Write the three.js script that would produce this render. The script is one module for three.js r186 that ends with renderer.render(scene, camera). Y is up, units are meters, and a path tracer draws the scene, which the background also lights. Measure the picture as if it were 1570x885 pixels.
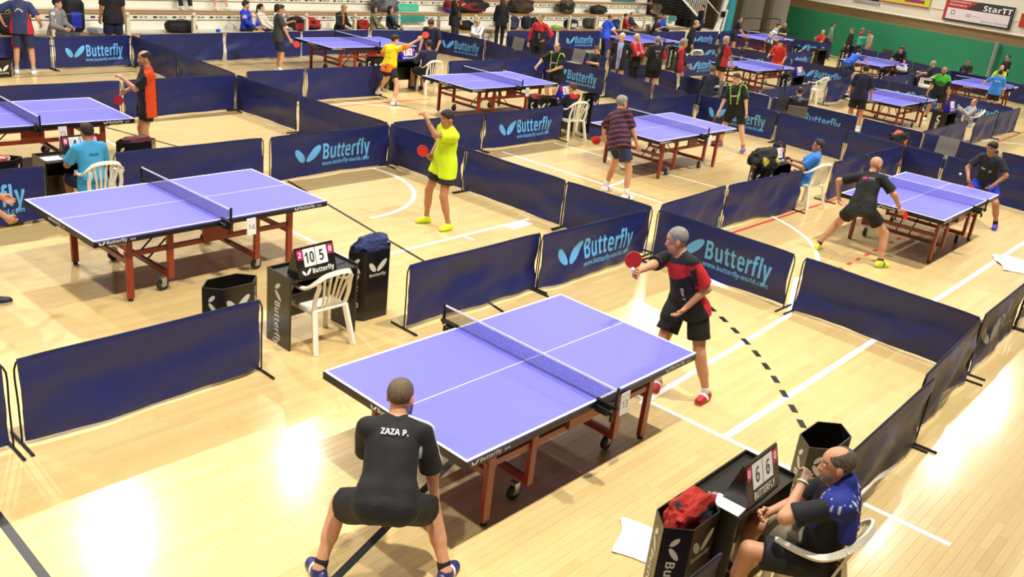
import * as THREE from 'three';
import { mergeGeometries } from 'three/addons/utils/BufferGeometryUtils.js';
import { RoundedBoxGeometry } from 'three/addons/geometries/RoundedBoxGeometry.js';
import { ImprovedNoise } from 'three/addons/math/ImprovedNoise.js';
import { RectAreaLightUniformsLib } from 'three/addons/lights/RectAreaLightUniformsLib.js';

// ---------------------------------------------------------------- camera, light, exposure
const scene = new THREE.Scene();
scene.background = new THREE.Color(0x0c0c0c);
const camera = new THREE.PerspectiveCamera(2 * Math.atan(442.5 / 1386.37) * 180 / Math.PI, 1570 / 885, 0.1, 200);
camera.position.set(0, 3.9486, 0);
camera.rotation.set(-0.37937, -0.86775, 0.11659, 'YXZ');
const renderer = new THREE.WebGLRenderer({ antialias: true });
renderer.toneMapping = THREE.LinearToneMapping;
renderer.toneMappingExposure = 0.86;
renderer.shadowMap.enabled = true;
RectAreaLightUniformsLib.init();
const LAMP_POWER = 190, LAMP_Y = 12.5, LAMP_SIZE = 0.42;
const LAMP_COLOR = new THREE.Color().setRGB(1, 0.965, 0.87);
const LAMPS = [];                                   // x, z, where the floodlight aims along z, beam strength and spread
for (const x of [-2.5, 3, 8.8, 14.6, 20.4, 26.8, 33.6, 39.4]) { LAMPS.push([x, -20.3, -12, 680, 0.72]); LAMPS.push([x, -1.7, -6.5, 540, 0.72]); LAMPS.push([x, -6.5, -23, 1000, 0.45]); }
// ---------------------------------------------------------------- helpers
const PI = Math.PI, V3 = (x, y, z) => new THREE.Vector3(x, y, z);
let seedState = 7;
const rnd = () => { seedState = (seedState * 1664525 + 1013904223) >>> 0; return seedState / 4294967296; };
const rr = (a, b) => a + (b - a) * rnd();
const perlin = new ImprovedNoise();
const nz = (x, y, z = 0) => perlin.noise(x + 31.7, y + 11.3, z + 5.1);
const used = new Map();
function numbered(n) { const k = used.get(n) ?? 0; used.set(n, k + 1); return k ? n + '_' + String(k).padStart(3, '0') : n; }
function tag(o, label, category, group, kind) {
  if (label) o.userData.label = label;
  if (category) o.userData.category = category;
  if (group) o.userData.group = group;
  if (kind) o.userData.kind = kind;
  return o;
}
function thing(name, label, category, p = [0, 0, 0], turn = 0, group) {
  const o = new THREE.Group(); o.name = numbered(name); scene.add(o);
  o.position.set(p[0], p[1], p[2]); o.rotation.y = turn;
  return tag(o, label, category, group);
}
function part(parent, name, g, m, label) {
  const o = new THREE.Mesh(Array.isArray(g) ? join(g) : g, m); o.name = name; parent.add(o);
  o.castShadow = o.receiveShadow = true;
  if (label) o.userData.label = label;
  return o;
}
function struct(name, g, m) { const o = part(scene, name, g, m); o.userData.kind = 'structure'; return o; }
const join = (list) => list.length === 1 ? list[0] : mergeGeometries(list.map((g) => {
  const h = g.index ? g.toNonIndexed() : g;
  for (const k of Object.keys(h.attributes)) if (!['position', 'normal', 'uv'].includes(k)) h.deleteAttribute(k);
  return h;
}));
const put = (g, x, y, z) => { g.translate(x, y, z); return g; };
const bx = (w, h, d, x = 0, y = 0, z = 0) => put(new THREE.BoxGeometry(w, h, d), x, y, z);
const rb = (w, h, d, x, y, z, r = 0.01) => put(new RoundedBoxGeometry(w, h, d, 1, Math.min(r, w / 2.01, h / 2.01, d / 2.01)), x, y, z);
const cyl = (r1, r2, h, x = 0, y = 0, z = 0, n = 12) => put(new THREE.CylinderGeometry(r1, r2, h, n), x, y, z);
function rod(a, b, r, n = 8, r2 = r) {          // a straight bar between two points
  const A = V3(...a), B = V3(...b), d = B.clone().sub(A), g = new THREE.CylinderGeometry(r2, r, d.length(), n);
  g.applyQuaternion(new THREE.Quaternion().setFromUnitVectors(V3(0, 1, 0), d.normalize()));
  return put(g, (A.x + B.x) / 2, (A.y + B.y) / 2, (A.z + B.z) / 2);
}
function beam(a, b, w, h) {                       // a square bar between two points
  const A = V3(...a), B = V3(...b), g = new THREE.BoxGeometry(w, h, A.distanceTo(B)), o = new THREE.Object3D();
  o.position.copy(A).add(B).multiplyScalar(0.5); o.lookAt(B); o.updateMatrix();
  return g.applyMatrix4(o.matrix);
}
const tube = (pts, r, n = 24, rad = 6) => new THREE.TubeGeometry(new THREE.CatmullRomCurve3(pts.map((p) => V3(...p)), false, 'centripetal'), n, r, rad, false);
const srgb = (h) => new THREE.Color(h);
const M = (c, rough = 0.6, extra = {}) => new THREE.MeshPhysicalMaterial({ color: c, roughness: rough, ...extra });
function canvas(w, h, draw) {
  const c = document.createElement('canvas'); c.width = w; c.height = h;
  draw(c.getContext('2d'), w, h);
  const t = new THREE.CanvasTexture(c); t.colorSpace = THREE.SRGBColorSpace; t.anisotropy = 8;
  return t;
}
function noiseTexture(n, f, srgbSpace = false) {
  const d = new Uint8Array(n * n * 4);
  for (let y = 0; y < n; y++) for (let x = 0; x < n; x++) { const v = f(x / n, y / n); for (let k = 0; k < 3; k++) d[(y * n + x) * 4 + k] = Math.max(0, Math.min(255, 255 * (Array.isArray(v) ? v[k] : v))); d[(y * n + x) * 4 + 3] = 255; }
  const t = new THREE.DataTexture(d, n, n); t.wrapS = t.wrapT = THREE.RepeatWrapping; t.magFilter = THREE.LinearFilter; t.needsUpdate = true;
  if (srgbSpace) t.colorSpace = THREE.SRGBColorSpace;
  return t;
}

// ---------------------------------------------------------------- shared materials
const grain = noiseTexture(512, (u, v) => {
  const a = Math.cos(u * 2 * PI), b = Math.sin(u * 2 * PI), p = Math.cos(v * 2 * PI), q = Math.sin(v * 2 * PI);
  const n = nz(a * 1.2 + p * 6, b * 1.2 + q * 6, 1) * 0.5 + nz(a * 2 + p * 22, b * 2 + q * 22, 4) * 0.5;
  return [0.955 + 0.045 * n, 0.945 + 0.06 * n, 0.93 + 0.075 * n];
}, true);
const woodTone = [];
for (let i = 0; i < 12; i++) { const t = i / 11, w = ((i * 5) % 12) / 11; woodTone.push(new THREE.Color().setRGB(0.69 + 0.1 * t, 0.495 + 0.105 * t - 0.012 * w, 0.212 + 0.072 * t - 0.02 * w)); }
const FLOOR = { roughness: 0.5, clearcoat: 0.7, clearcoatRoughness: 0.15, map: grain };
const plankMat = woodTone.map((c) => new THREE.MeshPhysicalMaterial({ color: c, ...FLOOR }));
const plankStuff = new THREE.MeshPhysicalMaterial({ color: 0xffffff, vertexColors: true, ...FLOOR });
const white = M(0xf2f0e8, 0.5), offWhite = M(0xe9e2cf, 0.7), cream = M(0xe6dcc0, 0.75);
const paintWhite = M(0xf7f5ee, 0.4), paintBlack = M(0x131313, 0.4), paintRed = M(0xc23a22, 0.45);
const black = M(0x0b0b0c, 0.35), blackMatte = M(0x121214, 0.7), steel = M(0xb9bcc0, 0.3, { metalness: 0.8 });
const redWood = M(0x8f2c14, 0.38, { clearcoat: 0.3, clearcoatRoughness: 0.3 });
const weave = noiseTexture(128, (u, v) => 0.5 + 0.25 * Math.sin(u * 2 * PI * 32) + 0.25 * Math.sin(v * 2 * PI * 32));
weave.repeat.set(6, 3);
const navyCloth = new THREE.MeshPhysicalMaterial({ color: 0x1b2460, roughness: 0.44, bumpMap: weave, bumpScale: 0.0004, side: THREE.DoubleSide, sheen: 0.5, sheenColor: new THREE.Color(0x8a86a8), sheenRoughness: 0.45 });

// ---------------------------------------------------------------- the hall
const FX0 = -4, FX1 = 46, FZ0 = -31, FZ1 = 5;
const floorBase = struct('floor', bx(FX1 - FX0, 0.2, FZ1 - FZ0, (FX0 + FX1) / 2, -0.1035, (FZ0 + FZ1) / 2), M(0x7a5b33, 0.8));
{
  const W = 0.07, GAP = 0.0004, cand = [], lens = [0.5, 0.62, 0.74, 0.86, 0.98, 1.1];
  for (let r = 0; r * W < FZ1 - FZ0; r++) {
    const z = FZ0 + (r + 0.5) * W;
    let x = FX0 - rnd() * 0.9;
    while (x < FX1) { const li = Math.floor(rnd() * 6), L = lens[li], t = Math.floor(Math.min(11.99, Math.max(0, (rnd() + rnd() + rnd()) / 3 * 15 - 1.5))), g = Math.floor(rnd() * 3); const x0 = Math.max(x, FX0), x1 = Math.min(x + L, FX1); cand.push({ x: x + L / 2, z, L, li, t, g, whole: x >= FX0 && x + L <= FX1, x0, x1 }); x += L; }
  }
  camera.updateMatrixWorld(); camera.updateProjectionMatrix();
  const p = V3(), seen = [];
  for (const c of cand) { p.set(c.x, 0, c.z); const d = p.distanceTo(camera.position); p.project(camera); if (c.whole && p.z < 1 && Math.abs(p.x) < 1.02 && Math.abs(p.y) < 1.02) seen.push([d, c]); }
  seen.sort((a, b) => a[0] - b[0]);
  const near = new Set(seen.slice(0, 300).map((s) => s[1]));
  const geo = new Map();
  const plankGeo = (li, g) => { const k = li * 3 + g; if (!geo.has(k)) {
    const L = lens[li] / 2 - GAP, w = W / 2 - GAP, y = -0.0035, b = 0.0007, P = [], U = [], u0 = g * 0.37, v0 = g * 0.21;
    const quad = (a, b2, c, d) => { for (const q of [a, b2, c, a, c, d]) { P.push(...q); U.push(u0 + q[0] * 0.8, v0 + q[2] * 4); } };
    const T = [[-L + b, 0, -w + b], [-L + b, 0, w - b], [L - b, 0, w - b], [L - b, 0, -w + b]], B = [[-L, -b, -w], [-L, -b, w], [L, -b, w], [L, -b, -w]], D = B.map((q) => [q[0], y, q[2]]);
    quad(...T); for (let i = 0; i < 4; i++) { const j = (i + 1) % 4; quad(T[j], T[i], B[i], B[j]); quad(B[j], B[i], D[i], D[j]); }
    const gg = new THREE.BufferGeometry(); gg.setAttribute('position', new THREE.Float32BufferAttribute(P, 3)); gg.setAttribute('uv', new THREE.Float32BufferAttribute(U, 2)); gg.computeVertexNormals(); geo.set(k, gg);
  } return geo.get(k); };
  for (const c of near) { const o = part(floorBase, 'plank', plankGeo(c.li, c.g), plankMat[c.t]); o.position.set(c.x, 0, c.z); }
  const P = [], N = [], U = [], C = [];
  for (const c of cand) if (!near.has(c)) {
    const a = c.x0 + GAP, b = c.x1 - GAP, z0 = c.z - W / 2 + GAP, z1 = c.z + W / 2 - GAP, k = woodTone[c.t], u0 = c.g * 0.37, v0 = c.g * 0.21;
    for (const [x, z] of [[a, z0], [a, z1], [b, z1], [a, z0], [b, z1], [b, z0]]) { P.push(x, 0, z); N.push(0, 1, 0); U.push(u0 + (x - c.x) * 0.8, v0 + (z - c.z) * 4); C.push(k.r, k.g, k.b); }
  }
  const g = new THREE.BufferGeometry();
  g.setAttribute('position', new THREE.Float32BufferAttribute(P, 3)); g.setAttribute('normal', new THREE.Float32BufferAttribute(N, 3)); g.setAttribute('uv', new THREE.Float32BufferAttribute(U, 2)); g.setAttribute('color', new THREE.Float32BufferAttribute(C, 3));
  part(floorBase, 'planks', g, plankStuff).userData.kind = 'stuff';
}
// court lines painted on the boards
const line = (m, x0, z0, x1, z1, w = 0.05, y = 0.0012) => part(floorBase, 'court_line', beam([x0, y - 0.001, z0], [x1, y - 0.001, z1], w, 0.002), m);
function arc(m, cx, cz, r, a0, a1, w) {
  const P = [], n = 36; for (let i = 0; i < n; i++) { const a = a0 + (a1 - a0) * i / n, b = a0 + (a1 - a0) * (i + 1) / n, q = (t, k) => [cx + Math.cos(t) * (r + k), 0.0014, cz + Math.sin(t) * (r + k)]; P.push(...q(a, -w / 2), ...q(b, -w / 2), ...q(b, w / 2), ...q(a, -w / 2), ...q(b, w / 2), ...q(a, w / 2)); }
  const g = new THREE.BufferGeometry(); g.setAttribute('position', new THREE.Float32BufferAttribute(P, 3)); g.setAttribute('normal', new THREE.Float32BufferAttribute(P.map((_, i) => i % 3 === 1 ? 1 : 0), 3));
  return part(floorBase, 'court_line', g, m);
}
line(paintBlack, 1.64, -6.4, 1.6, -4.2, 0.06); line(paintBlack, 2.2, -3.42, 4.75, -4.28, 0.06); line(paintBlack, 7.78, -11.3, 7.2, -7.2, 0.045); line(paintBlack, 7.2, -7.2, 6.8, -5.2, 0.045);
line(paintWhite, 6.6, -4.0, 6.66, -1.05, 0.055); line(paintWhite, 6.66, -2.98, 17.5, -3.08, 0.07, 0.0018); line(paintWhite, 6.5, -3.8, 9.85, -3.98, 0.06, 0.0018); line(paintWhite, 9.85, -3.98, 11.2, -4.55, 0.06);
line(paintWhite, 6.5, -8.02, 9.8, -8.13, 0.06); line(paintWhite, 6.51, -9.9, 6.51, -8.0, 0.055); line(paintWhite, 8.38, -8.05, 8.39, -7.88, 0.05); line(paintWhite, 9.2, -8.0, 9.66, -8.04, 0.2, 0.0024);
arc(paintWhite, 7.8, -10.95, 1.68, -0.2, 1.6, 0.07);
line(paintWhite, 12.47, -11.2, 12.52, -7.6, 0.06); line(paintWhite, 14.1, -11.3, 14.4, -7.4, 0.05); arc(paintWhite, 12.55, -10.3, 1.6, 0.15, 1.6, 0.06);
arc(paintWhite, 11.15, -7.2, 2.7, 0.35, 1.6, 0.065); line(paintRed, 10.1, -6.08, 17, -6.1, 0.05);
for (let i = 0; i < 9; i++) line(paintRed, 12.1 + i * 0.345, -4.36 - i * 0.01, 12.24 + i * 0.345, -4.362 - i * 0.01, 0.06);
line(paintWhite, 15.45, -3.1, 15.4, -2.2, 0.04); line(paintRed, 11, -15.5, 14.6, -15.56, 0.05); line(paintWhite, 12.2, -16, 14.2, -14, 0.05);
line(paintBlack, 6.78, -15.6, 7.45, -13.2, 0.045); line(paintWhite, 6.5, -15, 6.45, -13.2, 0.05); line(paintBlack, 5, -19.7, 9.75, -20.05, 0.04); line(paintBlack, 10.3, -20.5, 19, -20.3, 0.03);
line(paintRed, 24.5, -6.25, 31, -6.5, 0.05); line(paintWhite, 24.8, -8.2, 28.3, -5, 0.05); line(paintWhite, 22, -9.2, 24.5, -10.9, 0.05);
{
  const D = [[9.17, -4.64], [9.01, -4.39], [8.84, -4.14], [8.67, -3.91], [8.49, -3.68], [8.29, -3.46], [8.09, -3.25], [7.87, -3.04], [7.66, -2.84], [7.45, -2.65]];
  D.forEach(([x, z], i) => { const q = D[Math.min(i + 1, 9)], o = D[Math.max(i - 1, 0)], dx = q[0] - o[0], dz = q[1] - o[1], l = Math.hypot(dx, dz), k = 0.075; line(paintBlack, x - dx / l * k, z - dz / l * k, x + dx / l * k, z + dz / l * k, 0.06, 0.003); });
}

// walls, ceiling
const wallPaint = M(0xece6d6, 0.85), hallWall = M(0x77705f, 0.85), greenPaint = M(0x2b9068, 0.75), beigePaint = M(0xa08a68, 0.85), greyWall = M(0x8d8168, 0.85);
struct('ceiling', bx(FX1 - FX0 + 1, 0.2, FZ1 - FZ0 + 1, (FX0 + FX1) / 2, 13.9, (FZ0 + FZ1) / 2), M(0x4f4d48, 0.9));
struct('wall_left', bx(0.2, 14, FZ1 - FZ0 + 1, FX0 - 0.1, 6.9, (FZ0 + FZ1) / 2), hallWall);
struct('wall_front', bx(FX1 - FX0 + 1, 14, 0.2, (FX0 + FX1) / 2, 6.9, FZ1 + 0.1), hallWall);
struct('wall_back', bx(FX1 - FX0 + 1, 14, 0.2, (FX0 + FX1) / 2, 6.9, FZ0 - 0.1), wallPaint);
struct('wall_far_right', bx(0.2, 14, FZ1 - FZ0 + 1, FX1 + 0.1, 6.9, (FZ0 + FZ1) / 2), wallPaint);
{
  // the green wall on the right under the white gallery front, its line taken from the floor plan
  const A = V3(43.4, 0, -21.2), B = V3(36.35, 0, -3.7), L = A.distanceTo(B), ry = -Math.atan2(B.z - A.z, B.x - A.x);
  const place = (o) => { o.position.set((A.x + B.x) / 2, 0, (A.z + B.z) / 2); o.rotation.y = ry; return o; };
  place(struct('wall_right', bx(L, 1.8, 0.2, 0, 0.9, -0.1), greenPaint));
  place(struct('trim_1', bx(L, 0.42, 0.2, 0, 2.01, -0.1), beigePaint));
  place(struct('trim_2', [rb(L, 0.07, 0.2, 0, 2.22, 0.02, 0.02)], M(0xf3f0e2, 0.4)));
  const par = place(struct('trim_3', [bx(L, 2.4, 0.25, 0, 3.45, -0.02), bx(L, 0.03, 0.03, 0, 2.72, 0.115)], M(0xefeadb, 0.6)));
}
// lamps under the ceiling
const glow = new THREE.MeshStandardMaterial({ color: 0xffffff, emissive: LAMP_COLOR, emissiveIntensity: 12, roughness: 0.6 });
for (const [x, z, aim, power, spread] of LAMPS) {
  const t = thing('ceiling_light', 'square high ceiling floodlight shining down on the courts', 'light', [x, LAMP_Y, z], 0, 'floodlights under the ceiling');
  part(t, 'housing', [rb(LAMP_SIZE + 0.16, 0.22, LAMP_SIZE + 0.16, 0, 0.14, 0, 0.03), cyl(0.02, 0.02, 1.0, 0, 0.7, 0)], M(0x9a9a98, 0.5));
  part(t, 'diffuser', bx(LAMP_SIZE, 0.02, LAMP_SIZE, 0, 0.025, 0), glow);
  const l = new THREE.RectAreaLight(LAMP_COLOR, LAMP_POWER, LAMP_SIZE, LAMP_SIZE);
  l.position.set(x, LAMP_Y + 0.005, z); l.rotation.x = -PI / 2; l.name = 'floodlight'; scene.add(l);
const sp = new THREE.SpotLight(LAMP_COLOR, power, 0, spread, 0.75, 2); sp.position.set(x, LAMP_Y - 0.01, z); sp.target.position.set(x, 0, aim); sp.castShadow = true; sp.shadow.radius = 9; sp.name = 'floodlight_beam'; scene.add(sp, sp.target);
  if (x > 25 && z < -6) { const s2 = new THREE.SpotLight(LAMP_COLOR, 115, 0, 0.4, 0.8, 2); s2.position.set(x, LAMP_Y - 0.01, z); s2.target.position.set(x - 25, 0, z * 0.25); s2.castShadow = true; s2.shadow.radius = 9; s2.name = 'floodlight_cross_beam'; scene.add(s2, s2.target); }   // the end lamps also throw a beam back across the hall
}
// ---------------------------------------------------------------- the stands along the back
const ST = { x: 10.6, z: -22.13, k: -0.031 };                     // front edge of the first step: z = ST.z + k (x - ST.x)
const stz = (x, off = 0) => ST.z + ST.k * (x - ST.x) - off;
const standTurn = Math.atan(-ST.k);
const LEVEL = [[0.45, 0], [0.87, 1.08], [1.26, 1.95], [1.66, 2.8], [2.06, 3.65]];
const bench = M(0xb98f5a, 0.5), fascia = M(0xe6e1d0, 0.6), riser = M(0xf0eadb, 0.7), teal = M(0x2f8f86, 0.6), tealLight = M(0x4fbf9d, 0.6);
{
  const x0 = -3.5, x1 = 38.0, L = (x1 - x0) / Math.cos(standTurn), cx = (x0 + x1) / 2;
  const put2 = (o) => { o.position.set(cx, 0, stz(cx)); o.rotation.y = standTurn; return o; };
  const stand = put2(tag(new THREE.Group(), 'long white stepped spectator stand with wooden seat boards along the back', 'stand')); stand.name = 'spectator_stand'; scene.add(stand);
  LEVEL.forEach(([h, off], i) => {
    const depth = (LEVEL[i + 1]?.[1] ?? off + 0.9) - off;
    const s = part(stand, 'step', [bx(L, h - 0.05, depth, 0, (h - 0.05) / 2, -off - depth / 2 - 0.03)], riser);
    part(s, 'seat_board', rb(L, 0.05, 0.42, 0, h - 0.025, -off - 0.21, 0.012), bench);
    part(s, 'deck', bx(L, 0.04, depth - 0.42, 0, h - 0.03, -off - 0.42 - (depth - 0.42) / 2), riser);
    part(s, 'fascia', bx(L, 0.13, 0.03, 0, h - 0.05 - 0.075, -off + 0.005), fascia);
    part(s, 'joint_line', bx(L, 0.012, 0.02, 0, h - 0.205, -off - 0.02), M(0x9a917c, 0.8));
    if (i === 1 || i === 2) for (let b = 0; b < 2; b++) {
      const n = 38, wd = L / 2, tx = canvas(2048, 32, (c, w, hh) => { c.clearRect(0, 0, w, hh); c.fillStyle = '#3a3a36'; c.font = 'bold 21px sans-serif'; for (let k = 0; k < n; k++) { const X = (k + 0.5) * w / n; c.fillRect(X - 22, 8, 11, 16); c.fillText(String(24 + b * n + k), X - 6, 24); } });
      part(s, 'seat_numbers', put(new THREE.PlaneGeometry(wd, 0.1), (b - 0.5) * wd, h - 0.125, -off + 0.0225), new THREE.MeshStandardMaterial({ map: tx, transparent: true, roughness: 0.7 }));
    }
  });
  // teal access steps between the two stand blocks
  [[20.3, 21.95, 0.875, 1.09, 1.93, tealLight], [20.15, 21.45, 0.64, 0.85, 1.04, teal], [20.1, 20.45, 0.455, 0.63, 1.04, teal], [34.9, 36.6, 1.3, 1.55, 2.78, teal], [36.9, 37.7, 0.64, 0.84, 1.04, teal]].forEach(([a, b, y0, y1, off, m], i) =>
    tag(part(scene, numbered('access_step'), rb(b - a, y1 - y0, 0.14, (a + b) / 2, (y0 + y1) / 2, stz((a + b) / 2, off) + 0.05, 0.015), m), ['pale green upper block of the access steps in the stand', 'dark teal middle block of the access steps in the stand', 'small dark teal low block of the access steps in the stand', 'dark teal block high at the right end of the stand', 'teal block low at the right end of the stand by the stairs'][i], 'step', 'painted access steps'));
  // railing posts with ball tops along the first step
  for (let k = -3; k < 15; k++) {
    const x = 10.62 + k * 1.775, t = thing('railing_post', 'cream railing post with a ball top on the lowest stand step', 'post', [x, 0.45, stz(x) - 0.05], standTurn, 'railing posts of the stand');
    part(t, 'shaft', rb(0.1, 0.4, 0.1, 0, 0.2, 0, 0.012), cream);
    part(t, 'neck', cyl(0.03, 0.035, 0.08, 0, 0.43, 0), cream);
    part(t, 'ball', put(new THREE.SphereGeometry(0.058, 14, 10), 0, 0.5, 0), cream);
  }
  const cable = thing('railing_cable', 'thin cable strung through the ball tops of the railing posts', 'cable', [10.62, 0.95, stz(10.62) - 0.05], standTurn);
  part(cable, 'wire', rod([-5.3, 0, 0], [24.9, 0, 0], 0.006, 5), M(0x8b8b86, 0.4));
}
// corner beyond the stands: stair with white balusters, pole, teal column, grey walls, dark doorway
{
  struct('wall_corner', [bx(9, 5, 0.3, 44.5, 2.5, -26.2)], greyWall);
  struct('trim_4', [bx(0.35, 5, 0.35, 42.7, 2.5, -23.4), bx(0.35, 5, 0.35, 44.6, 2.5, -22.9)], M(0x7a6f58, 0.85));
  struct('wall_side', [bx(2.6, 5, 0.2, 43.2, 2.5, -24.2)], greyWall);
  struct('door_1', [bx(4.2, 4.6, 0.1, 40.2, 2.3, -26)], M(0x0d0d0e, 0.8));
  const c = thing('column', 'turquoise round column beside the stairs', 'column', [41.15, 0, -23.2]);
  part(c, 'shaft', cyl(0.3, 0.3, 5.5, 0, 2.75, 0, 24), M(0x35a3b5, 0.45)); part(c, 'base', cyl(0.36, 0.38, 0.12, 0, 0.06, 0, 24), M(0x2c8d9c, 0.5));
  const p = thing('support_pole', 'white steel pole with clamps and a black box standing before the stairs', 'pole', [39.75, 0, -22.9]);
  part(p, 'shaft', [rod([0, 0.1, 0], [0.9, 3.4, 0], 0.13, 16)], white); part(p, 'base', [rb(1.5, 0.3, 0.8, 0.1, 0.15, 0, 0.02), rod([-0.25, 0.25, 0], [0.05, 0.75, 0], 0.04), rod([0.4, 0.25, 0], [0.15, 0.75, 0], 0.04)], white); part(p, 'control_box', rb(0.2, 0.26, 0.16, 0.16, 1.15, 0.16, 0.02), black); part(p, 'side_pole', rod([0.55, 0.2, 0], [0.7, 1.35, 0], 0.07, 12), white);
  const s = thing('staircase', 'white metal staircase with sloping railing and balusters at the end of the stand', 'stairs', [39.3, 0.7, -23.4]);
  const tread = M(0x3a3a3c, 0.7);
  for (let i = 0; i < 9; i++) part(s, 'step', rb(0.34, 0.05, 1.2, -0.1 - i * 0.33, 0.02 + i * 0.155, -0.75, 0.01), tread);
  part(s, 'stringer', beam([0.1, -0.05, 0], [-3.1, 1.48, 0], 0.05, 0.09), white);
  part(s, 'handrail', [beam([1.5, 0.3, 0], [-3.1, 2.45, 0], 0.05, 0.05), beam([1.5, -0.7, 0], [1.5, 0.32, 0], 0.05, 0.05)], white);
  for (let i = 0; i < 18; i++) { const x = 0.05 - i * 0.175, y = -x * 0.475; part(s, 'baluster', bx(0.035, 0.95, 0.035, x, y + 0.48, 0), white); }
  struct('trim_5', bx(2.0, 0.36, 1.4, 39.2, 0.18, -23.2), riser);
  [[[39.9, 42.0], 'dark metal guard rail beside the turquoise column'], [[42.1, 43.9], 'dark metal guard rail before the grey corner wall']].forEach(([[a, b], lab]) => {
    const g = thing('guard_rail', lab, 'railing', [(a + b) / 2, 0, -21.75], 0, 'guard rails in the corner'), w = (b - a) / 2;
    part(g, 'frame', tube([[-w, 0, 0], [-w, 0.95, 0], [-w + 0.12, 1.05, 0], [w - 0.12, 1.05, 0], [w, 0.95, 0], [w, 0, 0]], 0.025, 40), M(0x2d3a30, 0.5)); part(g, 'rail', rod([-w, 0.55, 0], [w, 0.55, 0], 0.02), M(0x2d3a30, 0.5));
  });
}
// ---------------------------------------------------------------- table tennis tables
const blueTop = M(0x716fe8, 0.42, { sheen: 0.2, sheenColor: new THREE.Color(0x9999ff), sheenRoughness: 0.6 });
const lineWhite = M(0xf4f4fa, 0.45), apron = M(0x121010, 0.4);
const wings = (c, x, y, s) => {                 // the two-wing emblem, x y = where the wings meet, s = its height
  for (const [x0, y0, x1, y1, w] of [[0.03, 0, 0.96, -1, 0.25], [-0.17, 0, -0.8, -0.84, 0.235]]) {
    c.save(); c.translate(x + s * (x0 + x1) / 2, y + s * (y0 + y1) / 2); c.rotate(Math.atan2(y1 - y0, x1 - x0));
    c.beginPath(); c.ellipse(0, 0, s * Math.hypot(x1 - x0, y1 - y0) / 2, s * w, 0, 0, 7); c.fill(); c.restore();
  }
};
const edgeLogo = canvas(512, 64, (c, w, h) => { c.clearRect(0, 0, w, h); c.fillStyle = '#d9dcd2'; wings(c, 46, 56, 46); c.font = 'bold 58px sans-serif'; c.fillText('Butterfly', 100, 52); c.font = 'bold 34px sans-serif'; c.fillText('mi-6', 386, 50); });
const edgeLogoMat = new THREE.MeshStandardMaterial({ map: edgeLogo, transparent: true, roughness: 0.5 });
const netDark = M(0x15162a, 0.8), rubber = M(0x2a2c2b, 0.7);
const T = {};
T.top = rb(1.366, 0.022, 1.525, 0, 0, 0, 0.003);
T.trimLong = bx(1.366, 0.062, 0.02); T.trimShort = bx(0.02, 0.062, 1.525);
T.leg = rb(0.07, 0.66, 0.045, 0, 0.36, 0, 0.006); T.foot = cyl(0.022, 0.026, 0.035, 0, 0.0175, 0);
T.inner = rb(0.065, 0.52, 0.045, 0, 0.42, 0, 0.006);
T.wheel = new THREE.CylinderGeometry(0.062, 0.062, 0.032, 18).rotateX(PI / 2); T.hub = new THREE.CylinderGeometry(0.025, 0.025, 0.038, 10).rotateX(PI / 2);
T.fork = join([bx(0.05, 0.02, 0.06, 0, 0.14, 0), bx(0.05, 0.1, 0.006, 0.01, 0.1, 0.024), bx(0.05, 0.1, 0.006, 0.01, 0.1, -0.024)]);
{
  const g = [], H = 0.1365, n = 150;
  for (let i = 0; i <= n; i++) g.push(bx(0.0016, H, 0.0026, 0, 0.772 + H / 2, -0.91 + 1.82 * i / n));
  for (let j = 0; j < 11; j++) g.push(bx(0.0016, 0.0026, 1.82, 0, 0.775 + j * 0.0124, 0));
  T.net = join(g);
  T.tape = join([bx(0.006, 0.017, 1.83, 0, 0.905, 0)]); T.cord = rod([0, 0.772, -0.91], [0, 0.772, 0.91], 0.003, 5);
  T.post = (s) => join([rb(0.025, 0.2, 0.02, 0, 0.83, s * 0.925, 0.004), rb(0.035, 0.03, 0.2, 0, 0.765, s * 0.85, 0.006), rb(0.09, 0.06, 0.12, 0, 0.715, s * 0.83, 0.012), cyl(0.014, 0.014, 0.06, 0, 0.67, s * 0.9)]);
}
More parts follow.
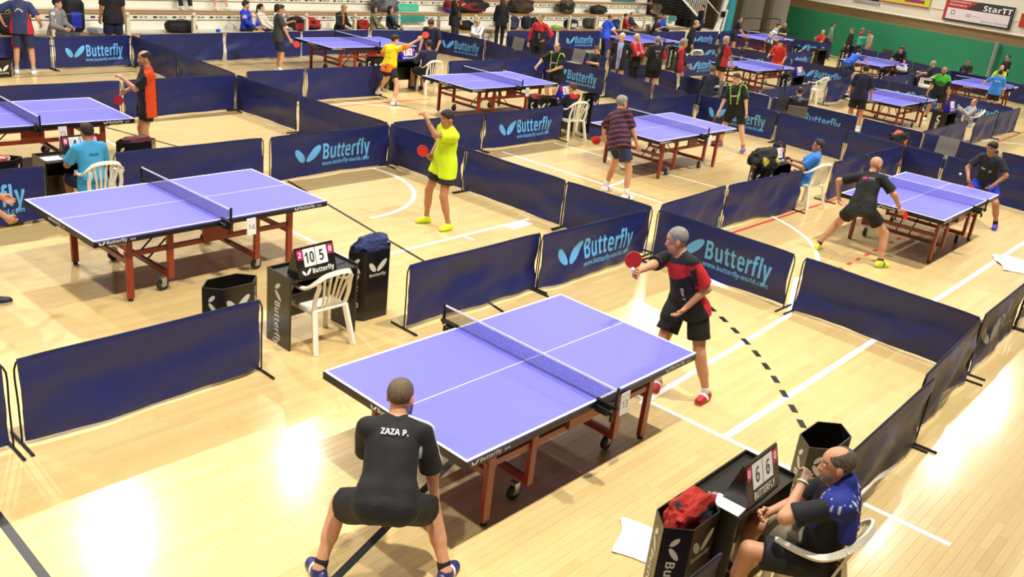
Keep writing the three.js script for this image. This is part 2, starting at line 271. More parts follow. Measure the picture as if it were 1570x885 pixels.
function makeTable(x, z, turn, number, label) {
  const t = thing('table_tennis_table', label, 'table', [x, 0, z], turn, 'table tennis tables on the courts');
  for (const s of [-1, 1]) {
    const top = part(t, 'tabletop', T.top, blueTop); top.position.set(s * 0.6865, 0.749, 0);
    const tr = part(t, 'edge_trim', [put(T.trimLong.clone(), 0, 0, 0.7525), put(T.trimLong.clone(), 0, 0, -0.7525), put(T.trimShort.clone(), s * 0.674, 0, 0), put(T.trimShort.clone(), -s * 0.66, -0.005, 0)], apron);
    tr.position.set(s * 0.6865, 0.7255, 0);
    part(t, 'end_line', bx(0.02, 0.002, 1.525, s * 1.36, 0.7605, 0), lineWhite);
    part(t, 'side_line', bx(2.74, 0.002, 0.02, 0, 0.7603, s * 0.7525), lineWhite);
    part(t, 'long_rail', [beam([-1.0, 0.5, s * 0.6], [1.0, 0.5, s * 0.6], 0.035, 0.05), beam([-1.05, 0.67, s * 0.62], [1.05, 0.67, s * 0.62], 0.035, 0.055), bx(0.3, 0.18, 0.03, 0, 0.585, s * 0.63)], redWood);
    part(t, 'cross_rail', [beam([s * 0.96, 0.66, -0.62], [s * 0.96, 0.66, 0.62], 0.04, 0.06), beam([s * 0.52, 0.19, -0.6], [s * 0.52, 0.19, 0.6], 0.04, 0.05)], redWood);
    part(t, 'end_rail', beam([s * 0.96, 0.42, -0.6], [s * 0.96, 0.42, 0.6], 0.035, 0.05), redWood);
    part(t, 'folding_strut', [rod([s * 0.5, 0.2, 0.1], [s * 0.06, 0.6, 0.1], 0.01), rod([s * 0.5, 0.2, -0.1], [s * 0.06, 0.6, -0.1], 0.01)], black);
    for (const q of [-1, 1]) {
      const leg = part(t, 'leg', T.leg, redWood); leg.position.set(s * 0.96, 0, q * 0.61); part(leg, 'foot', T.foot, rubber);
      part(t, 'inner_leg', T.inner, redWood).position.set(s * 0.52, 0, q * 0.615);
      const c = part(t, 'caster', T.fork, steel); c.position.set(s * 0.57, 0, q * 0.53); const w = part(c, 'wheel', T.wheel, rubber); w.position.y = 0.0625;
      part(c, 'hub', T.hub, steel).position.y = 0.0625;
    }
    for (const q of [-1, 1]) { const l = part(t, 'edge_logo', new THREE.PlaneGeometry(0.42, 0.052), edgeLogoMat); l.position.set(s * 1.12, 0.727, q * 0.764); l.rotation.y = q > 0 ? 0 : PI; }
    const e = part(t, 'edge_logo', new THREE.PlaneGeometry(0.42, 0.052), edgeLogoMat); e.position.set(s * 1.3715, 0.727, 0); e.rotation.y = s * PI / 2;
    part(t, 'net_post', T.post(s), black);
  }
  part(t, 'center_line', bx(2.7, 0.002, 0.006, 0, 0.7602, 0), lineWhite);
  part(t, 'net', T.net, netDark); part(t, 'net_tape', T.tape, lineWhite); part(t, 'net_cord', T.cord, black);
  if (number) {
    const tx = canvas(128, 192, (c, w, h) => { c.fillStyle = '#f2f2f4'; c.fillRect(0, 0, w, h); c.fillStyle = '#2b2b30'; c.font = '84px sans-serif'; c.textAlign = 'center'; c.fillText(number, w / 2, 132); });
    const k = part(t, 'number_card', rb(0.115, 0.19, 0.004, 0, 0, 0, 0.001), M(0xf2f2f4, 0.6)); k.position.set(0.34, 0.628, 0.785); k.rotation.x = -0.05;
    part(k, 'number', put(new THREE.PlaneGeometry(0.113, 0.188), 0, 0, 0.0027), new THREE.MeshStandardMaterial({ map: tx, roughness: 0.6 }));
  }
  return t;
}
makeTable(5.036, -4.066, -0.005, '13', 'blue table numbered 13, nearest of all, its player leaning in at the left');
makeTable(4.83, -8.961, 0.023, '14', 'blue table numbered 14 beside the score desk showing 10 to 5');
makeTable(4.781, -13.532, -0.016, '15', 'blue table numbered 15 behind the seated man in the light blue shirt');
makeTable(4.7, -18.75, 0, null, 'blue table cut off by the left edge beside the man in navy and red');
makeTable(14.772, -9.186, 0.005, '11', 'blue table between the man in the striped polo and the man in black and lime');
makeTable(14.72, -4.3, 0.01, null, 'blue table between the bald player in black and the player in blue shorts');
makeTable(14.797, -13.83, -0.011, '10', 'blue table in front of the bearded player in black and lime');
makeTable(15.073, -18.927, -0.008, null, 'blue table between the boy in grey and the player in the yellow shirt');
makeTable(25.45, -8.92, 0, '7', 'blue table between the player in navy and the player in the green polo');
makeTable(26.45, -13.62, 0, '6', 'blue table in front of the young player in the red shirt');
makeTable(27.6, -18.7, 0, null, 'blue table behind the group of standing officials');
makeTable(34.35, -13.0, 0, '3', 'blue table that the player in blue bends over');
makeTable(33.3, -8.85, 0, '4', 'blue table at the far right between the lime shirt and the blue shirt');
makeTable(36.3, -18.6, 0, null, 'blue table in the farthest corner below the grey wall');

// ---------------------------------------------------------------- court barriers
const LOGO_BLUE = '#67b4f2';
const logoTex = (url, col) => canvas(1024, 360, (c, w, h) => {
  c.clearRect(0, 0, w, h); c.fillStyle = col; wings(c, 246, 248, 141);
  const fit = (text, px, x, y, width) => { c.font = 'bold ' + px + 'px sans-serif'; c.save(); c.translate(x, y); c.scale(width / c.measureText(text).width, 1); c.fillText(text, 0, 0); c.restore(); };
  fit('Butterfly', 205, 394, 241, 530); fit(url, 54, 396, 300, 526);
});
const printMat = (t) => new THREE.MeshPhysicalMaterial({ map: t, transparent: true, roughness: 0.5, side: THREE.DoubleSide });
const PRINT = { world: printMat(logoTex('www.butterfly-world.com', LOGO_BLUE)), nl: printMat(logoTex('www.butterfly.nl', LOGO_BLUE)), grey: printMat(logoTex('www.butterfly-world.com', '#a9a89f')) };
let barrierSeed = 0;
function barrier(x1, z1, x2, z2, label, print, frame = 'black', bow = 0) {
  const L = Math.hypot(x2 - x1, z2 - z1), ry = -Math.atan2(z2 - z1, x2 - x1), sd = ++barrierSeed * 7.31;
  const t = thing('barrier', label, 'barrier', [(x1 + x2) / 2, 0, (z1 + z2) / 2], ry, print ? 'printed court barriers' : 'plain court barriers');
  const H = 0.7, w = L - 0.05, nx = Math.max(10, Math.round(L * 18)), ny = 14, fm = frame === 'black' ? blackMatte : offWhite;
  const amp = 0.032 + 0.03 * Math.abs(nz(sd, 1));
  const off = (u, v) => {                        // cloth bulge: u along, v from the top rail (0) to the hem (1)
    const x = u * L, drop = Math.min(1, v * 2.2);
    return drop * (amp * nz(x * 1.1 + sd, v * 1.6 + x * 0.5, sd) * 2 + 0.5 * amp * nz(x * 3 + v * 2.5, v * 2 - x, sd + 3) + 0.3 * amp * nz(x * 6 + v * 7, v * 3 - x * 2, sd + 9)) + bow * Math.sin(u * PI) * v * v;
  };
  const hem = (u) => 0.035 + 0.018 * nz(u * L * 1.3 + sd, 3.3, 2);
  const pos = (u, v, k) => { const y0 = hem(u); return [(u - 0.5) * w, H + 0.006 - v * (H - y0), off(u, v) + k * (v < 0.02 ? 0.009 : 0.004)]; };
  const P = [], U = [], I = [];
  for (const k of [1, -1]) for (let j = 0; j <= ny; j++) for (let i = 0; i <= nx; i++) { P.push(...pos(i / nx, j / ny, k)); U.push(i / nx * L, j / ny * H); }
  const S = (nx + 1) * (ny + 1), at = (s, i, j) => s * S + j * (nx + 1) + i, quad = (a, b, c, d) => I.push(a, b, c, a, c, d);
  for (let j = 0; j < ny; j++) for (let i = 0; i < nx; i++) { quad(at(0, i, j), at(0, i, j + 1), at(0, i + 1, j + 1), at(0, i + 1, j)); quad(at(1, i, j), at(1, i + 1, j), at(1, i + 1, j + 1), at(1, i, j + 1)); }
  for (let i = 0; i < nx; i++) { quad(at(1, i, 0), at(0, i, 0), at(0, i + 1, 0), at(1, i + 1, 0)); quad(at(0, i, ny), at(1, i, ny), at(1, i + 1, ny), at(0, i + 1, ny)); }
  for (let j = 0; j < ny; j++) { quad(at(1, 0, j), at(1, 0, j + 1), at(0, 0, j + 1), at(0, 0, j)); quad(at(0, nx, j), at(0, nx, j + 1), at(1, nx, j + 1), at(1, nx, j)); }
  const g = new THREE.BufferGeometry(); g.setAttribute('position', new THREE.Float32BufferAttribute(P, 3)); g.setAttribute('uv', new THREE.Float32BufferAttribute(U, 2)); g.setIndex(I); g.computeVertexNormals();
  part(t, 'cloth', g, navyCloth);
  if (print) {
    const Q = [], W = [], J = [], mx = 30, my = 12, a = Math.min(1, 1.92 / L);
    for (let j = 0; j <= my; j++) for (let i = 0; i <= mx; i++) { const u = 0.5 + (i / mx - 0.5) * a, v = 0.04 + 0.92 * j / my, q = pos(u, v, 1); q[2] += 0.0025; Q.push(...q); W.push(i / mx, 1 - j / my); }
    for (let j = 0; j < my; j++) for (let i = 0; i < mx; i++) { const b = j * (mx + 1) + i; J.push(b, b + mx + 1, b + mx + 2, b, b + mx + 2, b + 1); }
    const q = new THREE.BufferGeometry(); q.setAttribute('position', new THREE.Float32BufferAttribute(Q, 3)); q.setAttribute('uv', new THREE.Float32BufferAttribute(W, 2)); q.setIndex(J); q.computeVertexNormals();
    part(t, 'logo_print', q, PRINT[print]);
  }
  const e = L / 2 - 0.004;
  part(t, 'frame', tube([[-e, 0.015, 0], [-e, 0.35, 0], [-e, H - 0.05, 0], [-e + 0.02, H - 0.012, 0], [-e + 0.06, H, 0], [0, H, 0], [e - 0.06, H, 0], [e - 0.02, H - 0.012, 0], [e, H - 0.05, 0], [e, 0.35, 0], [e, 0.015, 0]], 0.008, 60, 5), fm);
  for (const s of [-1, 1]) part(t, 'foot_bar', rod([s * e, 0.012, -0.2], [s * e, 0.012, 0.2], 0.012, 7), fm);
  return t;
}
const B = barrier;
B(-0.05, -6.28, 2.0, -6.28, 'plain navy barrier cut off by the left edge in the foreground');
B(2.06, -6.3, 4.1, -6.3, 'large plain navy barrier at the left foreground, its right end by the short black bin', null, 'black', 0.05);
B(5.74, -6.25, 7.78, -6.25, 'plain navy barrier behind table 13, starting beside the tall black bin', null, 'black', 0.03);
B(7.72, -6.18, 9.8, -6.16, 'logo barrier behind the red bat of the player in red and black', 'world');
B(10.02, -6.12, 9.98, -4.12, 'logo barrier behind the back of the player in red and black', 'world');
B(10.0, -4.02, 9.92, -1.98, 'plain navy barrier right of the logo barrier, below the bald player', null, 'black', -0.03);
B(6.0, -1.74, 7.98, -1.8, 'barrier seen at an angle just behind the tall black bin at the lower right');
B(2.25, -1.78, 4.27, -1.77, 'barrier whose top corner shows at the bottom edge beside the red jacket bin');
B(7.9, -1.86, 9.88, -1.97, 'second barrier from the lower right bin along the right side line');
B(10.05, -1.99, 12.05, -2.02, 'barrier with a greyish logo at the right edge', 'grey');
B(12.1, -2.04, 14.1, -2.06, 'barrier cut off at the right edge above the greyish logo');
B(9.88, -7.6, 10.0, -6.2, 'plain navy barrier meeting the logo corner behind the striped man');
B(9.86, -9.6, 9.9, -7.62, 'plain navy barrier right beside the boy in the neon yellow shirt');
B(9.84, -11.38, 9.86, -9.62, 'plain navy barrier right behind the boy in the neon yellow shirt');
B(5.12, -11.26, 7.34, -11.27, 'plain navy barrier behind the net of table 14');
B(7.44, -11.26, 9.76, -11.3, 'logo barrier left of the boy in the neon yellow shirt', 'world');
B(2.15, -11.04, 4.18, -11.02, 'logo barrier at the left edge showing only its last letters', 'world');
B(9.7, -13.74, 9.82, -11.42, 'plain navy barrier running back from the corner by the neon yellow shirt');
B(9.68, -15.8, 9.7, -13.84, 'plain navy barrier left of the narrow gap in the row');
B(3.2, -15.62, 5.3, -15.66, 'plain navy barrier behind table 15 at the left edge');
B(5.32, -15.66, 7.34, -15.7, 'plain navy barrier behind table 15 left of the man in orange');
B(7.38, -15.7, 9.66, -15.8, 'plain navy barrier behind the man in orange', null, 'black', 0.03);
B(9.86, -18.42, 9.7, -15.86, 'plain navy barrier running back behind the man in orange');
B(9.94, -20.6, 9.88, -18.48, 'plain navy barrier between the far left logo and the man in orange');
B(4.0, -20.5, 6.1, -20.5, 'plain navy barrier at the far left edge behind the man in navy and red');
B(6.12, -20.5, 8.12, -20.52, 'plain navy barrier left of the far left logo barrier');
B(8.16, -20.5, 9.92, -20.6, 'logo barrier in front of the grey-sweatered spectator', 'world');
B(10.16, -20.72, 12.44, -20.88, 'plain navy barrier below the black bag on the stand', null, 'white');
B(12.5, -20.9, 14.9, -21.1, 'plain navy barrier below the two laughing spectators', null, 'white', 0.04);
B(14.94, -21.14, 17.38, -21.3, 'plain navy barrier below the blond spectator', null, 'white');
B(17.46, -21.3, 19.8, -21.0, 'plain navy barrier behind the bat of the yellow shirt player', null, 'white');
B(19.9, -21.1, 20.2, -19.3, 'logo barrier right of the standing man in navy', 'world');
B(20.18, -19.26, 19.75, -17.66, 'plain navy barrier right of the far logo by the folded-arms man');
B(19.72, -17.62, 19.6, -16.42, 'plain navy barrier behind the bearded player, left of his logo barrier');
B(19.56, -16.38, 19.74, -14.36, 'logo barrier behind the bearded player in black and lime', 'nl');
B(19.72, -14.3, 19.32, -12.6, 'plain navy barrier right of the logo behind the bearded player', null, 'black', -0.04);
B(19.32, -12.56, 19.2, -11.5, 'short plain navy barrier ending above the net of the striped man table');
B(9.92, -11.42, 12.1, -11.42, 'plain navy barrier behind the raised hand of the neon yellow shirt boy');
B(12.14, -11.42, 14.4, -11.4, 'logo barrier left of the seated boy with the red collar', 'world');
B(15.1, -11.22, 17.2, -11.26, 'plain navy barrier behind the net of the striped man table');
B(17.24, -11.26, 19.3, -11.28, 'plain navy barrier right behind the net end of the striped man table');
B(19.34, -11.24, 19.48, -9.24, 'logo barrier behind the player in black and lime with the lowered bat', 'world');
B(19.46, -9.2, 19.2, -7.46, 'plain navy barrier above the man in blue with the notebook');
B(19.18, -7.42, 18.98, -6.18, 'plain navy barrier ending at the corner above the bald player table');
B(10.05, -16.05, 11.44, -16.05, 'plain navy barrier left of the gap behind the neon yellow shirt');
B(11.48, -16.05, 13.6, -16.1, 'plain navy barrier below the player in the yellow shirt', null, 'black', 0.03);
B(15.85, -16.32, 17.9, -16.3, 'plain navy barrier behind the table of the bearded player');
B(17.94, -16.3, 19.56, -16.38, 'plain navy barrier behind the right end of the bearded player table');
B(10.2, -6.2, 12.1, -6.3, 'plain greyish barrier behind the logo corner, left piece', null, 'black', 0.03);
B(12.12, -6.28, 14.4, -6.16, 'plain greyish barrier in front of the black and yellow bag', null, 'black', -0.03);
B(15.55, -6.14, 17.1, -6.16, 'plain greyish barrier right of the white chair of the man in blue');
B(17.12, -6.16, 18.94, -6.16, 'plain navy barrier behind the head of the bald player');
B(18.96, -6.12, 18.92, -5.32, 'short plain navy barrier at the corner behind the bald player table');
B(18.9, -5.28, 18.78, -3.5, 'plain navy barrier behind the player in blue shorts');
B(18.78, -3.46, 18.7, -1.6, 'plain navy barrier at the right edge behind the player in blue shorts');
B(21.9, -20.0, 21.95, -18.0, 'plain navy barrier left of the coach in red and black');
B(21.95, -17.96, 21.95, -16.0, 'plain navy barrier behind the two empty grey chairs');
B(21.95, -15.96, 21.95, -14.2, 'plain navy barrier behind the boy with folded arms');
B(21.94, -14.16, 21.5, -12.2, 'plain navy barrier at the legs of the standing officials');
B(21.48, -12.16, 21.4, -10.44, 'plain navy barrier right of the seated man in the navy jacket', null, 'white');
B(21.36, -10.38, 21.28, -8.08, 'logo barrier behind the seated man in the black leather jacket', 'world', 'white');
B(21.24, -7.98, 21.1, -6.5, 'plain navy barrier in front of the navy player legs', null, 'white');
B(21.1, -6.46, 20.84, -4.84, 'plain navy barrier behind the empty grey chair at the right');
B(20.84, -4.8, 20.66, -3.0, 'plain navy barrier at the right edge behind the head of the blue shorts player');
B(21.14, -6.56, 22.9, -6.56, 'plain greyish barrier left of the seated umpire in the grey jacket', null, 'black', 0.02);
B(22.92, -6.58, 24.45, -6.6, 'plain greyish barrier next to the white chair of the grey jacket umpire');
B(25.15, -6.58, 27.15, -6.62, 'plain greyish barrier right of the umpire in the grey jacket');
B(27.2, -6.62, 29.3, -6.62, 'plain navy barrier at the right edge beyond the grey jacket umpire');
B(22.0, -11.0, 23.66, -11.2, 'plain greyish barrier left of the leather jacket man head', null, 'black', 0.03);
B(23.7, -11.2, 25.36, -11.18, 'plain greyish barrier behind the leather jacket man head');
B(26.6, -11.28, 28.6, -11.4, 'plain greyish barrier right of the white chair behind the leather jacket man');
B(30.57, -18.4, 30.6, -16.4, 'logo barrier behind the grey-haired player in black and red', 'world');
B(30.58, -16.36, 30.5, -14.4, 'logo barrier behind the young player in red', 'world');
B(30.47, -14.36, 30.52, -12.16, 'logo barrier between the red player and the man in navy', 'world');
B(29.6, -11.3, 29.7, -10.62, 'short plain navy barrier above the net behind the man in navy');
B(29.7, -10.58, 29.5, -8.66, 'logo barrier left of the player in the green polo', 'world');
B(29.46, -8.62, 28.9, -6.7, 'logo barrier behind the umpire in the grey jacket', 'world');
B(25.6, -15.72, 27.9, -15.74, 'logo barrier behind the white chair next to the grey-haired officials', 'world');
B(29.9, -20.0, 30.4, -18.5, 'logo barrier partly hidden by the grey-haired officials', 'world');
B(22.9, -20.9, 25.5, -20.96, 'plain navy barrier behind the coach in red and black');
B(25.56, -20.9, 27.9, -20.8, 'logo barrier left of the player in the blue shirt below the stand', 'world');
B(28.0, -20.75, 30.8, -20.7, 'plain navy barrier below the blue bag on the stand');
B(31.0, -20.6, 33.4, -20.6, 'plain navy barrier behind the man in the dark suit');
B(33.6, -20.56, 35.9, -20.52, 'logo barrier right of the man in the dark suit', 'world', 'white');
B(36.1, -20.55, 38.4, -20.5, 'plain navy barrier behind the far table below the guard rails');
B(38.45, -20.4, 39.3, -18.4, 'plain navy barrier at the far corner of the hall');
B(39.0, -18.5, 39.4, -16.9, 'logo barrier left of the umpire in red at the green wall', 'world');
B(32.5, -15.6, 34.7, -15.6, 'logo barrier left of the black score desk of the umpire in red', 'world');
B(40.2, -16.7, 39.5, -14.9, 'plain navy barrier below the spectators at the green wall');
B(39.4, -14.8, 37.8, -12.8, 'plain navy barrier behind the black-shirted player at the green wall');
B(37.7, -12.74, 37.0, -11.2, 'plain navy barrier behind the bald umpire at the green wall');
B(36.98, -11.1, 36.8, -9.5, 'logo barrier behind the far right table at the green wall', 'world');
B(36.78, -9.44, 36.3, -7.4, 'plain navy barrier at the right edge under the green wall');
B(34.5, -10.7, 36.9, -11.1, 'plain navy barrier left of the far right table');
B(30.6, -11.2, 32.6, -11.1, 'plain greyish barrier in front of the blue player table');
B(32.62, -11.1, 34.2, -11.34, 'plain greyish barrier next to the far white chairs');
// ---------------------------------------------------------------- chairs, score desks, bins
function ribbon(pts, w, t, n = 40, up = V3(0, 1, 0), tilt = null) {   // a flat band swept along a path
  const c = new THREE.CatmullRomCurve3(pts.map((p) => V3(...p)), false, 'centripetal'), P = [], I = [];
  for (let i = 0; i <= n; i++) {
    const p = c.getPoint(i / n), d = c.getTangent(i / n), s = d.clone().cross(up).normalize(), u = s.clone().cross(d).normalize();
    if (tilt) { const a = tilt(i / n), s2 = s.clone().multiplyScalar(Math.cos(a)).addScaledVector(u, Math.sin(a)); u.copy(s2.clone().cross(d).normalize()); s.copy(s2); }
    for (const [a, b] of [[-1, -1], [1, -1], [1, 1], [-1, 1]]) P.push(...p.clone().addScaledVector(s, a * w / 2).addScaledVector(u, b * t / 2).toArray());
  }
  for (let i = 0; i < n; i++) for (let k = 0; k < 4; k++) { const a = i * 4 + k, b = i * 4 + (k + 1) % 4; I.push(a, a + 4, b + 4, a, b + 4, b); }
  I.push(0, 1, 2, 0, 2, 3); const e = n * 4; I.push(e, e + 2, e + 1, e, e + 3, e + 2);
  let g = new THREE.BufferGeometry(); g.setAttribute('position', new THREE.Float32BufferAttribute(P, 3)); g.setIndex(I); g = g.toNonIndexed(); g.computeVertexNormals();
  g.setAttribute('uv', new THREE.Float32BufferAttribute(new Float32Array(g.attributes.position.count * 2), 2));
  return g;
}
const plastic = M(0xf1ecdc, 0.38), greyPlastic = M(0x77726c, 0.5);
const CH = {};
{
  CH.seat = join([rb(0.44, 0.03, 0.42, 0, 0.43, 0.02, 0.014), rb(0.45, 0.055, 0.03, 0, 0.412, 0.225, 0.014), rb(0.03, 0.05, 0.38, 0.21, 0.412, 0.02, 0.012), rb(0.03, 0.05, 0.38, -0.21, 0.412, 0.02, 0.012)]);
  CH.front = (s) => join([beam([s * 0.235, 0.66, 0.2], [s * 0.27, 0, 0.25], 0.055, 0.045)]);
  CH.rear = (s) => join([beam([s * 0.2, 0.44, -0.18], [s * 0.25, 0, -0.29], 0.055, 0.045)]);
  CH.loop = ribbon([[-0.24, 0.655, 0.22], [-0.265, 0.66, 0.05], [-0.265, 0.68, -0.1], [-0.235, 0.76, -0.22], [-0.15, 0.85, -0.3], [0, 0.875, -0.325], [0.15, 0.85, -0.3], [0.235, 0.76, -0.22], [0.265, 0.68, -0.1], [0.265, 0.66, 0.05], [0.24, 0.655, 0.22]], 0.05, 0.022, 48, V3(0, 1, 0), (t) => { const k = Math.sin(t * PI); return k * k * 1.1; });
  CH.slat = (i) => { const x = (i - 2) * 0.062; return ribbon([[x * 0.8, 0.44, -0.17], [x * 0.95, 0.6, -0.225], [x * 1.2, 0.75, -0.27], [x * 1.35, 0.865 - Math.abs(i - 2) * 0.012, -0.318 + Math.abs(i - 2) * 0.008]], 0.03, 0.012, 10, V3(0, 0, 1)); };
  CH.side = (s) => ribbon([[s * 0.2, 0.44, -0.17], [s * 0.215, 0.6, -0.215], [s * 0.2, 0.72, -0.25], [s * 0.215, 0.79, -0.255]], 0.05, 0.018, 10, V3(0, 0, 1));
}
function chair(x, z, turn, label) {
  const t = thing('plastic_chair', label, 'chair', [x, 0, z], turn, 'white plastic chairs'); t.scale.set(0.88, 0.93, 0.88);
  part(t, 'seat', CH.seat, plastic); part(t, 'armrest_band', CH.loop, plastic);
  for (const s of [-1, 1]) { part(t, 'leg', CH.front(s), plastic); part(t, 'leg', CH.rear(s), plastic); part(t, 'back_side', CH.side(s), plastic); }
  for (let i = 0; i < 5; i++) part(t, 'back_slat', CH.slat(i), plastic);
  return t;
}
function shellChair(x, z, turn, label, m = greyPlastic) {
  const t = thing('shell_chair', label, 'chair', [x, 0, z], turn, 'shell chairs in the aisles');
  part(t, 'seat', rb(0.42, 0.03, 0.4, 0, 0.44, 0, 0.014), m);
  part(t, 'backrest', ribbon([[0, 0.44, -0.19], [0, 0.55, -0.22], [0, 0.7, -0.25], [0, 0.82, -0.285]], 0.43, 0.018, 12, V3(0, 0, 1)), m);
  for (const a of [-1, 1]) for (const b of [-1, 1]) part(t, 'leg', rod([a * 0.17, 0.44, b * 0.15], [a * 0.2, 0, b * 0.2], 0.011), steel);
  return t;
}
const deskBlack = M(0x17140f, 0.32, { clearcoat: 0.3, clearcoatRoughness: 0.2 });
const sideTex = canvas(192, 512, (c, w, h) => {
  c.clearRect(0, 0, w, h); c.fillStyle = '#d8d8cc'; c.save(); c.translate(w / 2 - 30, 40); c.rotate(PI / 2); wings(c, 52, 8, 72);
  c.font = 'bold 92px sans-serif'; c.save(); c.translate(128, 12); c.scale(0.88, 1); c.fillText('Butterfly', 0, 0); c.restore(); c.restore();
});
const sideMat = new THREE.MeshPhysicalMaterial({ map: sideTex, transparent: true, roughness: 0.4 });
const binTex = canvas(192, 256, (c, w, h) => { c.clearRect(0, 0, w, h); c.fillStyle = '#dcdccf'; wings(c, 88, 152, 100); c.font = 'bold 40px sans-serif'; c.textAlign = 'center'; c.fillText('Butterfly', 96, 198); });
const binMat = new THREE.MeshPhysicalMaterial({ map: binTex, transparent: true, roughness: 0.4 });
function scoreBoard(x, y, z, turn, label, [a, b, c2, d], text, scheme = 'dark') {
  const t = thing('score_board', label, 'scoreboard', [x, y, z], turn, 'flip score boards'), W = 0.45, H = 0.27, D = 0.18, tilt = Math.atan2(D / 2 - 0.006, H), S = Math.hypot(H, D / 2);
  const m = scheme === 'dark' ? deskBlack : M(0x2d22b0, 0.4), sh = new THREE.Shape(); sh.moveTo(-D / 2, 0); sh.lineTo(D / 2, 0); sh.lineTo(0.006, H); sh.lineTo(-0.006, H); sh.closePath();
  part(t, 'body', put(new THREE.ExtrudeGeometry(sh, { depth: W, bevelEnabled: false }).rotateY(PI / 2), -W / 2, 0, 0), m);
  const tx = canvas(384, 248, (c, w, h) => {
    c.clearRect(0, 0, w, h); const big = (s, X) => { c.fillStyle = '#f6f6f2'; c.fillRect(X, 14, 118, 150); c.fillStyle = scheme === 'dark' ? '#141414' : '#b02238'; c.font = 'bold 128px sans-serif'; c.save(); c.translate(X + 59, 136); c.scale(0.72, 1); c.textAlign = 'center'; c.fillText(s, 0, 0); c.restore(); };
    const small = (s, X) => { c.fillStyle = '#c22a66'; c.fillRect(X, 14, 56, 84); c.fillStyle = '#fff'; c.font = 'bold 62px sans-serif'; c.textAlign = 'center'; c.fillText(s, X + 28, 78); };
    small(a, 8); big(b, 70); big(c2, 194); small(d, 320); c.textAlign = 'left'; c.fillStyle = '#f0f0ea';
    if (text === 'BUTTERFLY') { c.font = 'bold 62px sans-serif'; c.save(); c.translate(72, 228); c.scale(0.76, 1); c.fillText(text, 0, 0); c.restore(); } else { wings(c, 78, 232, 50); c.font = 'bold 58px sans-serif'; c.save(); c.translate(136, 228); c.scale(0.9, 1); c.fillText(text, 0, 0); c.restore(); }
  });
  const f = part(t, 'score_cards', new THREE.PlaneGeometry(W - 0.01, S - 0.006), new THREE.MeshPhysicalMaterial({ map: tx, transparent: true, roughness: 0.35 }));
  f.position.set(0, H / 2, D / 4 + 0.0065); f.rotation.x = -tilt;
  return t;
}
function desk(x, z, turn, label, w = 0.78) {
  const t = thing('score_desk', label, 'desk', [x, 0, z], turn, 'black score desks'), D = 0.38, H = 0.73;
  part(t, 'desktop', [rb(w, 0.02, D, 0, H - 0.025, 0, 0.004)], deskBlack);
  part(t, 'rim', [bx(w, 0.03, 0.012, 0, H - 0.005, -D / 2 + 0.006), bx(0.012, 0.03, D, w / 2 - 0.006, H - 0.005, 0), bx(0.012, 0.03, D, -w / 2 + 0.006, H - 0.005, 0)], deskBlack);
  for (const s of [-1, 1]) { const p = part(t, 'side_panel', rb(0.018, H - 0.03, D, s * (w / 2 - 0.009), (H - 0.03) / 2, 0, 0.003), deskBlack); const q = part(p, 'print', new THREE.PlaneGeometry(0.25, 0.68), sideMat); q.position.set(s * (w / 2 + 0.0015), 0.34, 0); q.rotation.y = s * PI / 2; }
  part(t, 'front_panel', bx(w - 0.04, 0.5, 0.014, 0, 0.44, -D / 2 + 0.05), deskBlack); part(t, 'shelf', bx(w - 0.04, 0.014, 0.2, 0, 0.5, -0.06), deskBlack);
  return t;
}
const HEX = [[0.15, 0.135], [0.275, 0], [0.15, -0.135], [-0.15, -0.135], [-0.275, 0], [-0.15, 0.135]];
function bin(x, z, turn, label, H = 0.75) {
  const t = thing('towel_bin', label, 'bin', [x, 0, z], turn, 'hexagonal black towel bins');
  const sh = new THREE.Shape(HEX.map(([a, b]) => new THREE.Vector2(a, b))), hole = new THREE.Path(HEX.map(([a, b]) => new THREE.Vector2(a * 0.965, b * 0.94)).reverse()), base = sh.clone(); sh.holes.push(hole);
  part(t, 'body', new THREE.ExtrudeGeometry(sh, { depth: H, bevelEnabled: false }).rotateX(-PI / 2), deskBlack);
  part(t, 'base', new THREE.ExtrudeGeometry(base, { depth: 0.012, bevelEnabled: false }).rotateX(-PI / 2), deskBlack);
  for (let i = 0; i < 6; i++) {
    const [a, b] = HEX[i], [c, d] = HEX[(i + 1) % 6], mx = (a + c) / 2, mz = -(b + d) / 2, long = Math.hypot(a - c, b - d) > 0.25, nx = b - d, nzz = a - c, l = Math.hypot(nx, nzz);
    const ang = Math.atan2(nx / l, nzz / l), dir = [Math.sin(ang), Math.cos(ang)], k = dir[0] * mx + dir[1] * mz > 0 ? 1 : -1;
    const q = part(t, 'print', long ? new THREE.PlaneGeometry(0.24, 0.3) : new THREE.PlaneGeometry(0.17, 0.62), long ? binMat : sideMat);
    q.position.set(mx + k * dir[0] * 0.0015, long ? H - 0.19 : H - 0.34, mz + k * dir[1] * 0.0015); q.rotation.y = k > 0 ? ang : ang + PI;
  }
  return t;
}
